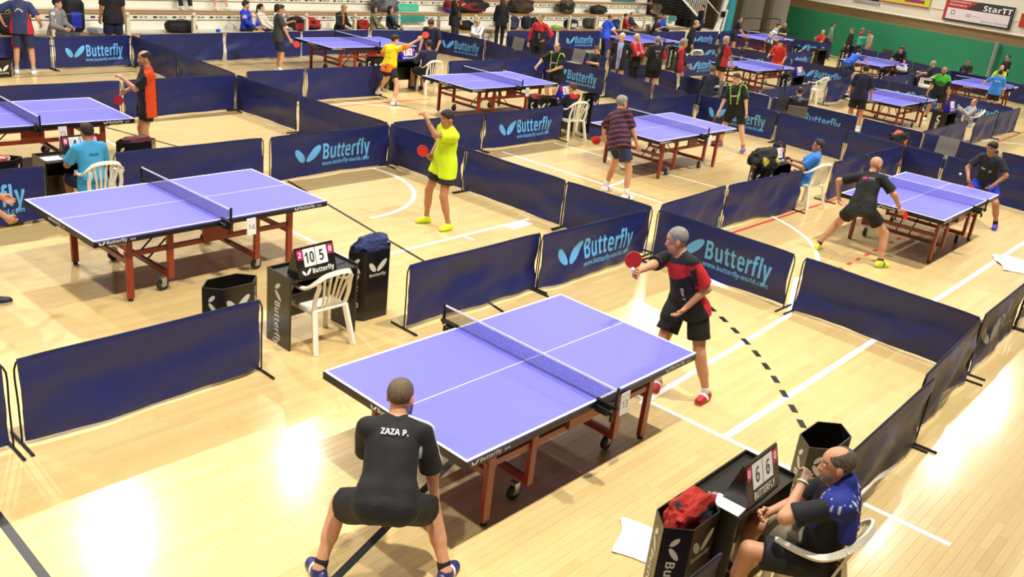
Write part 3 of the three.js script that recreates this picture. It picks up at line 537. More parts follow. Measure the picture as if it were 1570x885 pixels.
// a crumpled garment or towel: a noisy rounded lump (solid) coloured by a small palette
function lump(name, label, category, x, y, z, w, h, d, colors, seed, group, rough = 0.85) {
  const g = new THREE.IcosahedronGeometry(1, 5), p = g.attributes.position, C = [], v = V3(), cols = colors.map(srgb);
  for (let i = 0; i < p.count; i++) {
    v.fromBufferAttribute(p, i); const a = 1 + 0.28 * nz(v.x * 1.6 + seed, v.y * 1.6, v.z * 1.6) + 0.16 * nz(v.x * 4 + seed, v.y * 4, v.z * 4 + 2), sq = (q) => Math.sign(q) * Math.pow(Math.abs(q), 0.75);
    p.setXYZ(i, sq(v.x) * a * w / 2, Math.max(0, (sq(v.y) * a + 1) * h / 2), sq(v.z) * a * d / 2);
const c = cols[Math.max(0, Math.min(cols.length - 1, Math.floor((0.5 + 0.75 * nz(v.x * 1.1 + seed * 3, v.y * 1.3, v.z * 1.1 + seed)) * cols.length)))]; C.push(c.r, c.g, c.b);
  }
  g.setAttribute('color', new THREE.Float32BufferAttribute(C, 3)); g.computeVertexNormals();
  const o = part(scene, numbered(name), g, new THREE.MeshPhysicalMaterial({ vertexColors: true, roughness: rough })); o.position.set(x, y, z);
  return tag(o, label, category, group);
}
function clothSheet(name, label, category, x, z, turn, w, d, color, seed) {      // a thin crumpled cloth lying on the floor
  const g = new THREE.BoxGeometry(w, 0.006, d, 28, 1, 28), p = g.attributes.position;
  for (let i = 0; i < p.count; i++) { const X = p.getX(i), Z = p.getZ(i), e = nz(X * 5 + seed, Z * 5, 1) * 0.09; p.setXYZ(i, X * (1 + e) + nz(Z * 4, seed, 2) * 0.06, p.getY(i) + 0.0045 + Math.max(0, nz(X * 7 + seed, Z * 7, 3) + 0.1) * 0.03, Z * (1 - e) + nz(X * 4, seed, 5) * 0.06); }
  g.computeVertexNormals(); const o = part(scene, numbered(name), g, M(color, 0.9)); o.position.set(x, 0.004, z); o.rotation.y = turn;
  return tag(o, label, category);
}
function bag(name, label, x, y, z, turn, w, h, d, color, trim = color) {         // a soft holdall with handles and pocket
  const t = thing(name, label, 'bag', [x, y, z], turn, 'bags of players and spectators');
  const g = new RoundedBoxGeometry(w, h, d, 6, Math.min(w, h, d) * 0.42), p = g.attributes.position;
  for (let i = 0; i < p.count; i++) { const X = p.getX(i), Y = p.getY(i), Z = p.getZ(i), n = nz(X * 6 + w * 9, Y * 6, Z * 6) * 0.04; p.setXYZ(i, X * (1 + n), Y * (1 - 0.25 * (Y > 0 ? 1 : 0) * Math.pow(Math.abs(X) / w * 2, 2)) + h / 2 + n * 0.4 * (Y > 0 ? 1 : 0), Z * (1 + n)); }
  g.computeVertexNormals(); part(t, 'body', g, M(color, 0.75));
  part(t, 'handle', tube([[-w * 0.22, h * 0.75, d * 0.3], [-w * 0.16, h * 1.02, d * 0.12], [w * 0.16, h * 1.02, d * 0.12], [w * 0.22, h * 0.75, d * 0.3]], 0.014, 20), M(trim, 0.7));
  part(t, 'pocket', rb(w * 0.5, h * 0.45, 0.04, 0, h * 0.36, d * 0.48, 0.018), M(trim, 0.7));
  return t;
}
// court 13 and 14
desk(4.905, -6.67, 0, 'black score desk showing 10 to 5 between tables 13 and 14');
scoreBoard(4.82, 0.725, -6.57, 0.06, 'black flip score board reading 10 to 5 on the desk with the empty chair', ['2', '10', '5', '0'], 'Butterfly');
chair(4.89, -6.53, PI, 'empty white plastic chair at the score desk between tables 13 and 14');
bin(5.68, -6.77, 0, 'tall black bin with a navy cloth in it beside the 10 to 5 desk');
lump('jacket', 'navy cloth stuffed into the tall bin beside the 10 to 5 desk', 'clothing', 5.7, 0.6, -6.77, 0.38, 0.27, 0.2, [0x2b3566, 0x242d58], 3, null);
bin(4.03, -6.7, 0, 'empty black bin behind the end of the large left foreground barrier');
tag(part(scene, 'pen', rod([5.12, 0.727, -6.6], [5.24, 0.727, -6.63], 0.005), M(0x3322aa, 0.4)), 'blue pen on the score desk showing 10 to 5', 'pen');
tag(part(scene, 'towel_dispenser', rb(0.03, 0.09, 0.02, 5.09, 0.75, -6.74, 0.004), M(0xe2c460, 0.6)), 'small yellow tube standing behind the 10 to 5 score board', 'tube');
desk(4.975, -2.05, 0, 'black score desk showing 6 to 6 in front of the seated umpire');
scoreBoard(4.96, 0.725, -1.97, 0.02, 'black flip score board reading 6 to 6 in front of the seated umpire', ['0', '6', '6', '0'], 'BUTTERFLY');
{
  const t = thing('clipboard', 'clipboard with a blank white sheet on the 6 to 6 desk', 'clipboard', [4.68, 0.716, -2.0], 0.08);
  part(t, 'board', rb(0.17, 0.006, 0.24, 0, 0.003, 0, 0.003), M(0x8a5a30, 0.6)); part(t, 'sheet', bx(0.155, 0.002, 0.2, 0.004, 0.0072, 0.014), M(0xf4f4f8, 0.7)); part(t, 'clip', [rb(0.1, 0.012, 0.03, 0, 0.014, -0.1, 0.004), cyl(0.01, 0.01, 0.03, 0, 0.02, -0.12)], steel);
}
bin(4.39, -2.1, 0, 'tall black bin holding a red and black jacket at the bottom right');
lump('jacket', 'red and black jacket stuffed into the bin at the bottom right', 'clothing', 4.4, 0.56, -2.1, 0.42, 0.3, 0.2, [0xa02018, 0xa02018, 0x20222a], 8, null);
bin(6.03, -1.95, 0, 'tall empty black bin right behind the seated umpire');
chair(5.0, -1.5, PI + 0.12, 'white plastic chair under the umpire with the blue towel');
clothSheet('towel', 'white towel spread on the floor beside the bin with the red jacket', 'towel', 4.83, -2.56, 0.5, 0.42, 0.42, 0xe9e7e3, 2);
clothSheet('towel', 'white towel on the floor at the right edge near the bald player table', 'towel', 14.95, -2.8, 0.5, 0.75, 0.45, 0xf2f0ec, 6);
clothSheet('towel', 'white cloth on the floor behind the 10 to 5 desk', 'towel', 4.3, -7.05, 0.2, 0.3, 0.3, 0xf2f0ec, 9);
// court 15
desk(4.6, -11.28, 0, 'black score desk in front of the man in the light blue shirt');
scoreBoard(4.68, 0.725, -11.2, 0, 'black flip score board reading 4 beside table 15', ['0', '4', '7', '0'], 'Butterfly');
chair(4.72, -10.78, PI - 0.1, 'white plastic chair under the man in the light blue shirt');
bin(5.6, -11.62, 0, 'black bin behind the barrier right of the man in the light blue shirt');
lump('jacket', 'dark grey and red garment lying in the bin right of the light blue shirt', 'clothing', 5.63, 0.64, -11.62, 0.4, 0.16, 0.2, [0x2a2a30, 0x6b2430, 0x3b3b42], 5, null);
bin(3.78, -11.36, 0, 'black bin at the left edge beside the desk of table 15');
lump('towel', 'red and white towel in the bin at the left edge', 'towel', 3.72, 0.66, -11.36, 0.36, 0.14, 0.18, [0xb9443a, 0xe6d8cc], 6, null);
tag(part(scene, 'paper_sheet', bx(0.26, 0.004, 0.18, 4.36, 0.722, -11.24), M(0xf4f4f8, 0.7)), 'white score sheet lying on the desk of table 15', 'paper');
bin(6.9, -20.05, 0.1, 'black bin by the far left barrier row near the left edge', 0.34);
// column two
desk(14.35, -6.72, 0, 'black score desk in front of the umpire in the blue shirt', 0.75);
scoreBoard(14.3, 0.725, -6.66, 0, 'flip score board with white cards in front of the umpire in blue', ['0', '3', '2', '1'], 'Butterfly');
chair(14.86, -6.22, PI - 0.25, 'white plastic chair under the umpire in the blue shirt');
bin(13.62, -6.52, 0, 'black bin under a black and yellow bag near the umpire in blue');
lump('sports_bag', 'black and yellow bag heaped on the bin near the umpire in blue', 'bag', 13.62, 0.7, -6.52, 0.62, 0.36, 0.36, [0x16161a, 0x16161a, 0x16161a, 0xd9cf4a], 13, null);
lump('jacket', 'black and red jacket on the arm side of the umpire in blue', 'clothing', 14.62, 0.72, -6.78, 0.3, 0.3, 0.2, [0x15151a, 0x15151a, 0x9c2a28], 14, null);
{ const t = thing('water_bottle', 'blue drinking bottle standing on the desk of the umpire in blue', 'bottle', [14.02, 0.725, -6.72]); part(t, 'body', cyl(0.035, 0.035, 0.18, 0, 0.09, 0), M(0x5f86d8, 0.2)); part(t, 'cap', cyl(0.016, 0.022, 0.05, 0, 0.205, 0), M(0x2b3c8c, 0.4)); }
desk(15.0, -11.98, 0, 'black score desk in front of the boy with the red collar', 0.7);
scoreBoard(15.02, 0.725, -11.9, 0, 'purple flip score board in front of the boy with the red collar', ['', '2', '2', ''], 'Butterfly', 'purple');
chair(14.75, -11.42, PI - 0.3, 'white plastic chair under the boy with the red collar');
bin(14.32, -12.05, 0, 'black bin with a red cloth left of the purple score board');
lump('towel', 'dark red cloth in the bin left of the purple score board', 'towel', 14.32, 0.66, -12.05, 0.42, 0.16, 0.2, [0x7c2020, 0x3a1518], 21, null);
bin(15.72, -11.75, 0.2, 'tall black bin right behind the boy with the red collar', 0.8);
desk(14.72, -16.72, 0, 'black score desk behind the player in the yellow shirt', 0.8);
scoreBoard(14.78, 0.725, -16.66, 0, 'purple flip score board behind the player in the yellow shirt', ['2', '8', '9', '1'], 'Butterfly', 'purple');
chair(15.08, -16.1, PI - 0.3, 'white plastic chair under the umpire in navy behind the yellow shirt');
bin(13.98, -16.85, 0, 'black bin left of the player in the yellow shirt');
// column three and four
chair(27.15, -16.25, PI - 0.7, 'empty white plastic chair next to the grey-haired officials'); bin(27.0, -17.0, 0, 'black bin between the grey-haired officials and the empty white chair');
desk(26.2, -17.2, 0.6, 'score desk leaning behind the two grey-haired officials', 0.7); scoreBoard(26.3, 0.725, -17.1, 0.5, 'score board with white cards between the grey-haired officials', ['1', '9', '7', '0'], 'Butterfly', 'purple');
chair(26.55, -11.55, PI - 0.2, 'empty white plastic chair behind the man in the leather jacket'); desk(26.3, -12.25, 0, 'score desk behind the empty white chair of the leather jacket man', 0.7); scoreBoard(26.35, 0.725, -12.15, 0, 'purple score board behind the empty white chair of the leather jacket man', ['', '1', '7', ''], 'Butterfly', 'purple'); bin(25.5, -12.1, 0, 'black bin below the net of the red player table');
chair(33.2, -10.6, PI + 0.5, 'white plastic chair behind the player in the green polo'); desk(32.9, -11.5, 0, 'score desk by the bald umpire at the green wall', 0.7); lump('towel', 'white and purple towel on the desk of the bald umpire', 'towel', 32.9, 0.72, -11.45, 0.5, 0.25, 0.3, [0xe6e0ea, 0xe6e0ea, 0x5a3a8a], 30, null);
chair(26.05, -6.98, PI + 0.3, 'white plastic chair under the umpire in the grey jacket'); desk(25.2, -7.4, 0, 'black score desk of the umpire in the grey jacket', 0.75); scoreBoard(25.3, 0.725, -7.34, 0, 'purple score board of the umpire in the grey jacket', ['', '3', '6', ''], 'Butterfly', 'purple');
desk(35.8, -15.85, 0, 'black score desk before the umpire in red', 0.75); bin(37.0, -15.3, 0, 'black bin right of the umpire in red'); bin(35.0, -16.4, 0, 'black bin left of the umpire in red');
bin(32.2, -11.8, 0, 'black bin left of the bald umpire desk');
shellChair(21.0, -18.9, -PI / 2, 'empty grey shell chair left of the coach in red and black'); shellChair(21.3, -16.75, -PI / 2, 'empty grey shell chair right of the bearded player'); shellChair(21.15, -12.0, -PI / 2, 'grey shell chair right of the seated man in the navy jacket'); shellChair(20.15, -5.75, -PI / 2, 'empty grey shell chair behind the barrier at the right'); shellChair(39.95, -14.75, -PI / 2, 'brown shell chair at the green wall by the long coat', M(0x3a2d28, 0.6)); shellChair(20.9, -9.9, -PI / 2, 'dark chair frame behind the player in black and lime', M(0x22242a, 0.6));
lump('backpack', 'black bag with an orange patch behind the barrier at the right', 'bag', 20.3, 0, -6.75, 0.6, 0.72, 0.45, [0x111114, 0x111114, 0x111114, 0xd8602a], 41, null);
// balls and bats on the tables are held by the players, see below
function ball(x, y, z, label) { const o = part(scene, numbered('table_tennis_ball'), new THREE.SphereGeometry(0.02, 14, 10), M(0xf8f8f8, 0.4)); o.position.set(x, y, z); return tag(o, label, 'ball', 'table tennis balls'); }
// ---------------------------------------------------------------- people: distance fields meshed with surface nets
const vs = (a, b) => [a[0] - b[0], a[1] - b[1], a[2] - b[2]], va = (a, b, k = 1) => [a[0] + b[0] * k, a[1] + b[1] * k, a[2] + b[2] * k], dot = (a, b) => a[0] * b[0] + a[1] * b[1] + a[2] * b[2];
const len = (a) => Math.hypot(a[0], a[1], a[2]), nrm = (a) => { const l = len(a) || 1; return [a[0] / l, a[1] / l, a[2] / l]; }, cross = (a, b) => [a[1] * b[2] - a[2] * b[1], a[2] * b[0] - a[0] * b[2], a[0] * b[1] - a[1] * b[0]], mix3 = (a, b, t) => [a[0] + (b[0] - a[0]) * t, a[1] + (b[1] - a[1]) * t, a[2] + (b[2] - a[2]) * t];
const cone = (a, b, ra, rb) => {                       // rounded tapered bone
  const ab = vs(b, a), L2 = dot(ab, ab) || 1e-9, R = Math.max(ra, rb);
  return { lo: [0, 1, 2].map((i) => Math.min(a[i], b[i]) - R), hi: [0, 1, 2].map((i) => Math.max(a[i], b[i]) + R), d: (x, y, z) => { const px = x - a[0], py = y - a[1], pz = z - a[2]; let t = (px * ab[0] + py * ab[1] + pz * ab[2]) / L2; t = t < 0 ? 0 : t > 1 ? 1 : t; return Math.hypot(px - ab[0] * t, py - ab[1] * t, pz - ab[2] * t) - (ra + (rb - ra) * t); } };
};
const sleeve = (a, b, ra, rb) => {                      // the same with a flat open end at b (a hem)
  const ab = vs(b, a), L = len(ab), c = cone(a, b, ra, rb), n = nrm(ab);
  return { ...c, d: (x, y, z) => Math.max(c.d(x, y, z), (x - b[0]) * n[0] + (y - b[1]) * n[1] + (z - b[2]) * n[2]) };
};
const egg = (c, r, F) => {                             // ellipsoid in the frame F = [left, up, forward]
  const R = Math.max(...r);
  return { lo: c.map((v) => v - R), hi: c.map((v) => v + R), d: (x, y, z) => { const p = [x - c[0], y - c[1], z - c[2]]; const a = dot(p, F[0]) / r[0], b = dot(p, F[1]) / r[1], e = dot(p, F[2]) / r[2], k0 = Math.hypot(a, b, e), k1 = Math.hypot(a / r[0], b / r[1], e / r[2]); return k1 < 1e-9 ? -Math.min(...r) : k0 * (k0 - 1) / k1; } };
};
function field(prims, cell, k, cut) {
  const lo = [1e9, 1e9, 1e9], hi = [-1e9, -1e9, -1e9];
  for (const p of prims) if (!p.minus) for (let i = 0; i < 3; i++) { lo[i] = Math.min(lo[i], p.lo[i]); hi[i] = Math.max(hi[i], p.hi[i]); }
  const n = [0, 1, 2].map((i) => Math.ceil((hi[i] - lo[i]) / cell) + 5), o = lo.map((v) => v - 2 * cell), v = new Float32Array(n[0] * n[1] * n[2]).fill(0.3), m = k + 2.5 * cell;
  for (const p of prims) {
    const a = [0, 1, 2].map((i) => Math.max(0, Math.floor((p.lo[i] - m - o[i]) / cell))), b = [0, 1, 2].map((i) => Math.min(n[i] - 1, Math.ceil((p.hi[i] + m - o[i]) / cell))), kk = p.k ?? k;
    for (let z = a[2]; z <= b[2]; z++) for (let y = a[1]; y <= b[1]; y++) { let q = (z * n[1] + y) * n[0] + a[0]; for (let x = a[0]; x <= b[0]; x++, q++) {
      const d = p.d(o[0] + x * cell, o[1] + y * cell, o[2] + z * cell), e = v[q];
      if (p.minus) { const h = Math.max(kk - Math.abs(e + d), 0) / kk; v[q] = Math.max(e, -d) + h * h * kk / 4; } else { const h = Math.max(kk - Math.abs(e - d), 0) / kk; v[q] = Math.min(e, d) - h * h * kk / 4; }
    } }
  }
  if (cut) for (let z = 0, q = 0; z < n[2]; z++) for (let y = 0; y < n[1]; y++) for (let x = 0; x < n[0]; x++, q++) if (v[q] < 0.1) v[q] = Math.max(v[q], cut(o[0] + x * cell, o[1] + y * cell, o[2] + z * cell));
  // surface nets
  const [nx, ny, nzz] = n, id = new Int32Array(v.length).fill(-1), P = [], I = [], sx = 1, sy = nx, sz = nx * ny, C = [0, 1, sy, 1 + sy, sz, 1 + sz, sy + sz, 1 + sy + sz], E = [[0, 1], [2, 3], [4, 5], [6, 7], [0, 2], [1, 3], [4, 6], [5, 7], [0, 4], [1, 5], [2, 6], [3, 7]];
  for (let z = 0; z < nzz - 1; z++) for (let y = 0; y < ny - 1; y++) for (let x = 0; x < nx - 1; x++) {
    const q = z * sz + y * sy + x; let s = 0; for (let c = 0; c < 8; c++) if (v[q + C[c]] < 0) s++;
    if (s === 0 || s === 8) continue;
    let px = 0, py = 0, pz = 0, w = 0;
    for (const [a, b] of E) { const fa = v[q + C[a]], fb = v[q + C[b]]; if ((fa < 0) === (fb < 0)) continue; const t = fa / (fa - fb); px += (a & 1) + ((b & 1) - (a & 1)) * t; py += (a >> 1 & 1) + ((b >> 1 & 1) - (a >> 1 & 1)) * t; pz += (a >> 2) + ((b >> 2) - (a >> 2)) * t; w++; }
    id[q] = P.length / 3; P.push(o[0] + (x + px / w) * cell, o[1] + (y + py / w) * cell, o[2] + (z + pz / w) * cell);
  }
  const quad = (a, b, c, d, f) => { if (a < 0 || b < 0 || c < 0 || d < 0) return; f ? I.push(a, b, c, a, c, d) : I.push(a, c, b, a, d, c); };
  for (let z = 1; z < nzz - 1; z++) for (let y = 1; y < ny - 1; y++) for (let x = 1; x < nx - 1; x++) {
    const q = z * sz + y * sy + x, f = v[q] < 0;
    if (f !== v[q + sx] < 0) quad(id[q - sy - sz], id[q - sz], id[q], id[q - sy], f);
    if (f !== v[q + sy] < 0) quad(id[q - sx - sz], id[q - sx], id[q], id[q - sz], f);
    if (f !== v[q + sz] < 0) quad(id[q - sx - sy], id[q - sy], id[q], id[q - sx], f);
  }
  return { P, I };
}
function toGeo(list, color, wrinkle = 0, seed = 0) {     // merge meshed fields, colour each vertex, add folds
  const P = [], I = []; for (const f of list) { const b = P.length / 3; for (const p of f.P) P.push(p); for (const i of f.I) I.push(i + b); }
  let g = new THREE.BufferGeometry(); g.setAttribute('position', new THREE.Float32BufferAttribute(P, 3)); g.setIndex(I); g.computeVertexNormals();
  const p = g.attributes.position, nn = g.attributes.normal;
  if (wrinkle) { for (let i = 0; i < p.count; i++) { const x = p.getX(i), y = p.getY(i), z = p.getZ(i), w = wrinkle * (nz(x * 7 + seed, y * 5 + x * 3, z * 7) + 0.6 * nz(x * 15 + y * 6, y * 9 + seed, z * 15)); p.setXYZ(i, x + nn.getX(i) * w, y + nn.getY(i) * w * 0.3, z + nn.getZ(i) * w); } g.computeVertexNormals(); }
  const C = new Float32Array(p.count * 3), c = new THREE.Color();
  for (let i = 0; i < p.count; i++) { const k = color([p.getX(i), p.getY(i), p.getZ(i)]); c.set(k); C[i * 3] = c.r; C[i * 3 + 1] = c.g; C[i * 3 + 2] = c.b; }
  g.setAttribute('color', new THREE.BufferAttribute(C, 3));
  return g;
}
function joint(a, target, l1, l2, pole) {               // two-bone reach: returns [middle, end]
  let d = vs(target, a), L = len(d); const u = nrm(d); if (L > (l1 + l2) * 0.998) L = (l1 + l2) * 0.998; if (L < Math.abs(l1 - l2) + 0.02) L = Math.abs(l1 - l2) + 0.02;
  const x = (l1 * l1 - l2 * l2 + L * L) / (2 * L), h = Math.sqrt(Math.max(0, l1 * l1 - x * x)); let q = vs(pole, va([0, 0, 0], u, dot(pole, u))); q = nrm(q);
  return [va(va(a, u, x), q, h), va(a, u, L)];
}
const skinMat = new THREE.MeshPhysicalMaterial({ vertexColors: true, roughness: 0.55, sheen: 0.2, sheenColor: new THREE.Color(0xffb090) });
const clothMat = new THREE.MeshPhysicalMaterial({ vertexColors: true, roughness: 0.8 });
const shoeMat = new THREE.MeshPhysicalMaterial({ vertexColors: true, roughness: 0.5 });
const hairMat = new THREE.MeshPhysicalMaterial({ vertexColors: true, roughness: 0.75 });
const CELL = { A: 0.0115, B: 0.0165, C: 0.022, D: 0.028 };
const REST = { stand: {}, sit: { pel: [0, 0.55, 0], aL: [0.13, 0.08, 0.4], aR: [-0.13, 0.08, 0.4], wL: [0.14, 0.66, 0.36], wR: [-0.14, 0.66, 0.36], up: [0, 1, -0.06] }, fold: { wL: [-0.1, 1.18, 0.26], wR: [0.1, 1.15, 0.28], eL: [1, -0.6, 0.2], eR: [-1, -0.6, 0.2] }, sitfold: { pel: [0, 0.55, 0], aL: [0.13, 0.08, 0.4], aR: [-0.13, 0.08, 0.4], wL: [-0.1, 0.8, 0.26], wR: [0.1, 0.77, 0.28], up: [0, 1, -0.06], eL: [1, -0.6, 0.2], eR: [-1, -0.6, 0.2] }, hips: { wL: [0.2, 1.02, 0.05], wR: [-0.2, 1.02, 0.05], eL: [1, 0, -0.5], eR: [-1, 0, -0.5] }, ready: { pel: [0, 0.84, -0.1], up: [0, 1, 0.4], aL: [0.26, 0.08, 0], aR: [-0.26, 0.08, 0], wL: [0.25, 0.95, 0.42], wR: [-0.25, 0.95, 0.42] } };
function person(o) {
  o = { H: 1.75, q: 'C', y: 0, pose: 'stand', skin: 0xc98f6b, look: [0, 0], fat: 1, ...o };
  const Q = { pel: [0, 0.95, 0], up: [0, 1, 0], aL: [0.1, 0.08, 0], aR: [-0.1, 0.08, 0], wL: [0.25, 0.86, 0.1], wR: [-0.25, 0.86, 0.1], eL: [0.5, -0.3, -1], eR: [-0.5, -0.3, -1], kL: [0.15, 0.2, 1], kR: [-0.15, 0.2, 1], tw: 0, fL: 0.2, fR: -0.2, ...REST[o.pose], ...o };
  const s = o.H / 1.75, cell = CELL[o.q], S = (v) => o.abs ? v.slice() : v.map((x) => x * s), r = (x) => x * s;
  const t = thing('person', o.label, 'person', [o.at[0], o.y, o.at[1]], o.f, o.group);
  // skeleton
  const pel = S(Q.pel), up = nrm(Q.up); let left = [Math.cos(Q.tw), 0, -Math.sin(Q.tw)]; left = nrm(vs(left, va([0, 0, 0], up, dot(left, up)))); const fwd = cross(left, up), F = [left, up, fwd];
  const at = (x, y, z) => va(va(va(pel, left, r(x)), up, r(y)), fwd, r(z));
  const shL = at(0.17, 0.448, 0), shR = at(-0.17, 0.448, 0), hipL = va(va(pel, [1, 0, 0], r(0.092)), [0, 1, 0], r(-0.02)), hipR = va(va(pel, [-1, 0, 0], r(0.092)), [0, 1, 0], r(-0.02));
  const [elL, wrL] = joint(shL, S(Q.wL), r(0.285), r(0.255), Q.eL), [elR, wrR] = joint(shR, S(Q.wR), r(0.285), r(0.255), Q.eR);
  const [knL, anL] = joint(hipL, S(Q.aL), r(0.435), r(0.425), Q.kL), [knR, anR] = joint(hipR, S(Q.aR), r(0.435), r(0.425), Q.kR);
  // head frame: turned on the neck
  const yaw = Q.look[0], pit = Q.look[1], hu0 = nrm(va(va([0, 0.6, 0], up, 0.4), [0, 0, 0])); let hl = nrm(vs([Math.cos(yaw + Q.tw), 0, -Math.sin(yaw + Q.tw)], va([0, 0, 0], hu0, dot([Math.cos(yaw + Q.tw), 0, -Math.sin(yaw + Q.tw)], hu0)))); let hf = cross(hl, hu0), hu = hu0;
  { const c = Math.cos(pit), d = Math.sin(pit); const f2 = va(va([0, 0, 0], hf, c), hu, -d), u2 = va(va([0, 0, 0], hu, c), hf, d); hf = f2; hu = u2; }
  const HF = [hl, hu, hf], neck = at(0, 0.5, 0.0), hc = va(va(neck, hu, r(0.143)), hf, r(0.024)), h = (x, y, z) => va(va(va(hc, hl, r(x)), hu, r(y)), hf, r(z));
  // skin
  const fat = Q.fat, body = [
    egg(at(0, 0.33, 0), [r(0.155), r(0.19), r(0.105)], F), egg(at(0, 0.12, 0.005), [r(0.135 * fat), r(0.17), r(0.1 * fat)], F), cone(at(0.08, 0, -0.01), at(-0.08, 0, -0.01), r(0.11), r(0.11)), cone(at(0.13, 0.44, 0), at(-0.13, 0.44, 0), r(0.058), r(0.058)), cone(at(0, 0.45, -0.01), h(0, -0.07, -0.015), r(0.06), r(0.052)), cone(at(0, 0.505, -0.02), at(0.13, 0.455, -0.01), r(0.045), r(0.045)), cone(at(0, 0.505, -0.02), at(-0.13, 0.455, -0.01), r(0.045), r(0.045)),
    cone(shL, elL, r(0.053), r(0.041)), cone(elL, wrL, r(0.042), r(0.027)), cone(shR, elR, r(0.053), r(0.041)), cone(elR, wrR, r(0.042), r(0.027)),
    cone(hipL, knL, r(0.085), r(0.056)), cone(knL, anL, r(0.054), r(0.036)), cone(hipR, knR, r(0.085), r(0.056)), cone(knR, anR, r(0.054), r(0.036)),
    cone(mix3(knL, anL, 0.12), mix3(knL, anL, 0.5), r(0.05), r(0.05)), cone(mix3(knR, anR, 0.12), mix3(knR, anR, 0.5), r(0.05), r(0.05)),
  ];
  const foot = (an, yawF, up2) => { const d = [Math.sin(yawF), 0, Math.cos(yawF)]; return { d, heel: va(va(an, d, r(-0.045)), [0, 1, 0], r(-0.045)), toe: va(va(an, d, r(0.135)), [0, 1, 0], r(-0.052)), an }; };
  const ftL = foot(anL, Q.fL), ftR = foot(anR, Q.fR);
  for (const f of [ftL, ftR]) body.push(cone(f.heel, f.toe, r(0.03), r(0.028)), cone(f.an, va(f.heel, [0, 1, 0], r(0.01)), r(0.036), r(0.03)));
  const head = [
    egg(h(0, 0.03, -0.012), [r(0.077), r(0.092), r(0.097)], HF), egg(h(0, -0.045, 0.018), [r(0.058), r(0.075), r(0.068)], HF), egg(h(0, -0.1, 0.056), [r(0.026), r(0.022), r(0.022)], HF), cone(h(0, 0.014, 0.079), h(0, -0.027, 0.093), r(0.008), r(0.0125)), egg(h(0, -0.031, 0.088), [r(0.017), r(0.01), r(0.012)], HF),
    egg(h(0.079, -0.005, -0.008), [r(0.011), r(0.032), r(0.019)], HF), egg(h(-0.079, -0.005, -0.008), [r(0.011), r(0.032), r(0.019)], HF), cone(h(0, -0.06, -0.02), at(0, 0.46, -0.012), r(0.052), r(0.058)), egg(h(0, -0.062, 0.076), [r(0.024), r(0.011), r(0.012)], HF),
    { ...egg(h(0.031, 0.008, 0.1), [r(0.02), r(0.014), r(0.02)], HF), minus: 1, k: r(0.012) }, { ...egg(h(-0.031, 0.008, 0.1), [r(0.02), r(0.014), r(0.02)], HF), minus: 1, k: r(0.012) },
    { ...egg(h(0.031, 0.008, 0.07), [r(0.0135), r(0.0125), r(0.0135)], HF), k: 0.002 }, { ...egg(h(-0.031, 0.008, 0.07), [r(0.0135), r(0.0125), r(0.0135)], HF), k: 0.002 },
  ];
  const hand = (el, wr, side, curl, out) => {             // palm, four fingers, a thumb from the side of the palm
    const d = nrm(vs(wr, el)); let n = out ?? [side > 0 ? -0.8 : 0.8, -0.1, 0.5]; n = nrm(vs(n, va([0, 0, 0], d, dot(n, d)))); const w = cross(d, n), list = [cone(va(wr, d, r(-0.02)), va(wr, d, r(0.03)), r(0.026), r(0.024))];
    const k = side > 0 ? 1 : -1, base = va(wr, d, r(0.088));
    [[-0.031, 0.068], [-0.0105, 0.076], [0.0105, 0.071], [0.03, 0.056]].forEach(([x, L], i) => {
      const kn = va(va(wr, d, r(0.086 - Math.abs(x + 0.005) * 0.25)), w, r(x * k)); list.push(cone(va(va(wr, d, r(0.01)), w, r(x * k * 0.5)), kn, r(0.014), r(0.0115)));
      let dir = d, p = kn, c = curl * (1 + i * 0.08); for (const [f, rad] of [[0.45, 0.0098], [0.32, 0.0092], [0.25, 0.0085]]) { const a = c; dir = nrm(va(va([0, 0, 0], dir, Math.cos(a)), n0(dir, n, w), Math.sin(a))); const e = va(p, dir, r(L * f)); list.push({ ...cone(p, e, r(rad), r(rad * 0.92)), k: 0.004 }); p = e; c = curl; }
    });
    const tb = va(va(va(wr, d, r(0.03)), w, r(-0.026 * k)), n, r(0.006)), t1 = va(va(va(tb, d, r(0.028)), w, r(-0.022 * k)), n, r(0.012 + 0.014 * curl)), t2 = va(va(va(t1, d, r(0.028)), w, r(-0.004 * k + 0.012 * k * curl)), n, r(0.006 + 0.014 * curl));
    list.push({ ...cone(tb, t1, r(0.0135), r(0.011)), k: 0.006 }, { ...cone(t1, t2, r(0.0108), r(0.0092)), k: 0.004 });
    return { list, d, n, w, grip: va(va(wr, d, r(0.082)), n, r(0.022)) };
  };
  const n0 = (dir, n, w) => { const q = cross(w, dir); return dot(q, n) < 0 ? va([0, 0, 0], q, -1) : q; };
  const hL = hand(elL, wrL, 1, Q.cL ?? 0.45, Q.nL), hR = hand(elR, wrR, -1, Q.cR ?? 0.45, Q.nR);
  const skin = srgb(o.skin), brow = srgb(o.brow ?? o.hair?.c ?? 0x30231b), lip = skin.clone().lerp(srgb(0xa0463c), 0.45), eyeW = srgb(0xe8e2da), iris = srgb(0x2a1c14), beard = o.beard ? srgb(o.beard) : null;
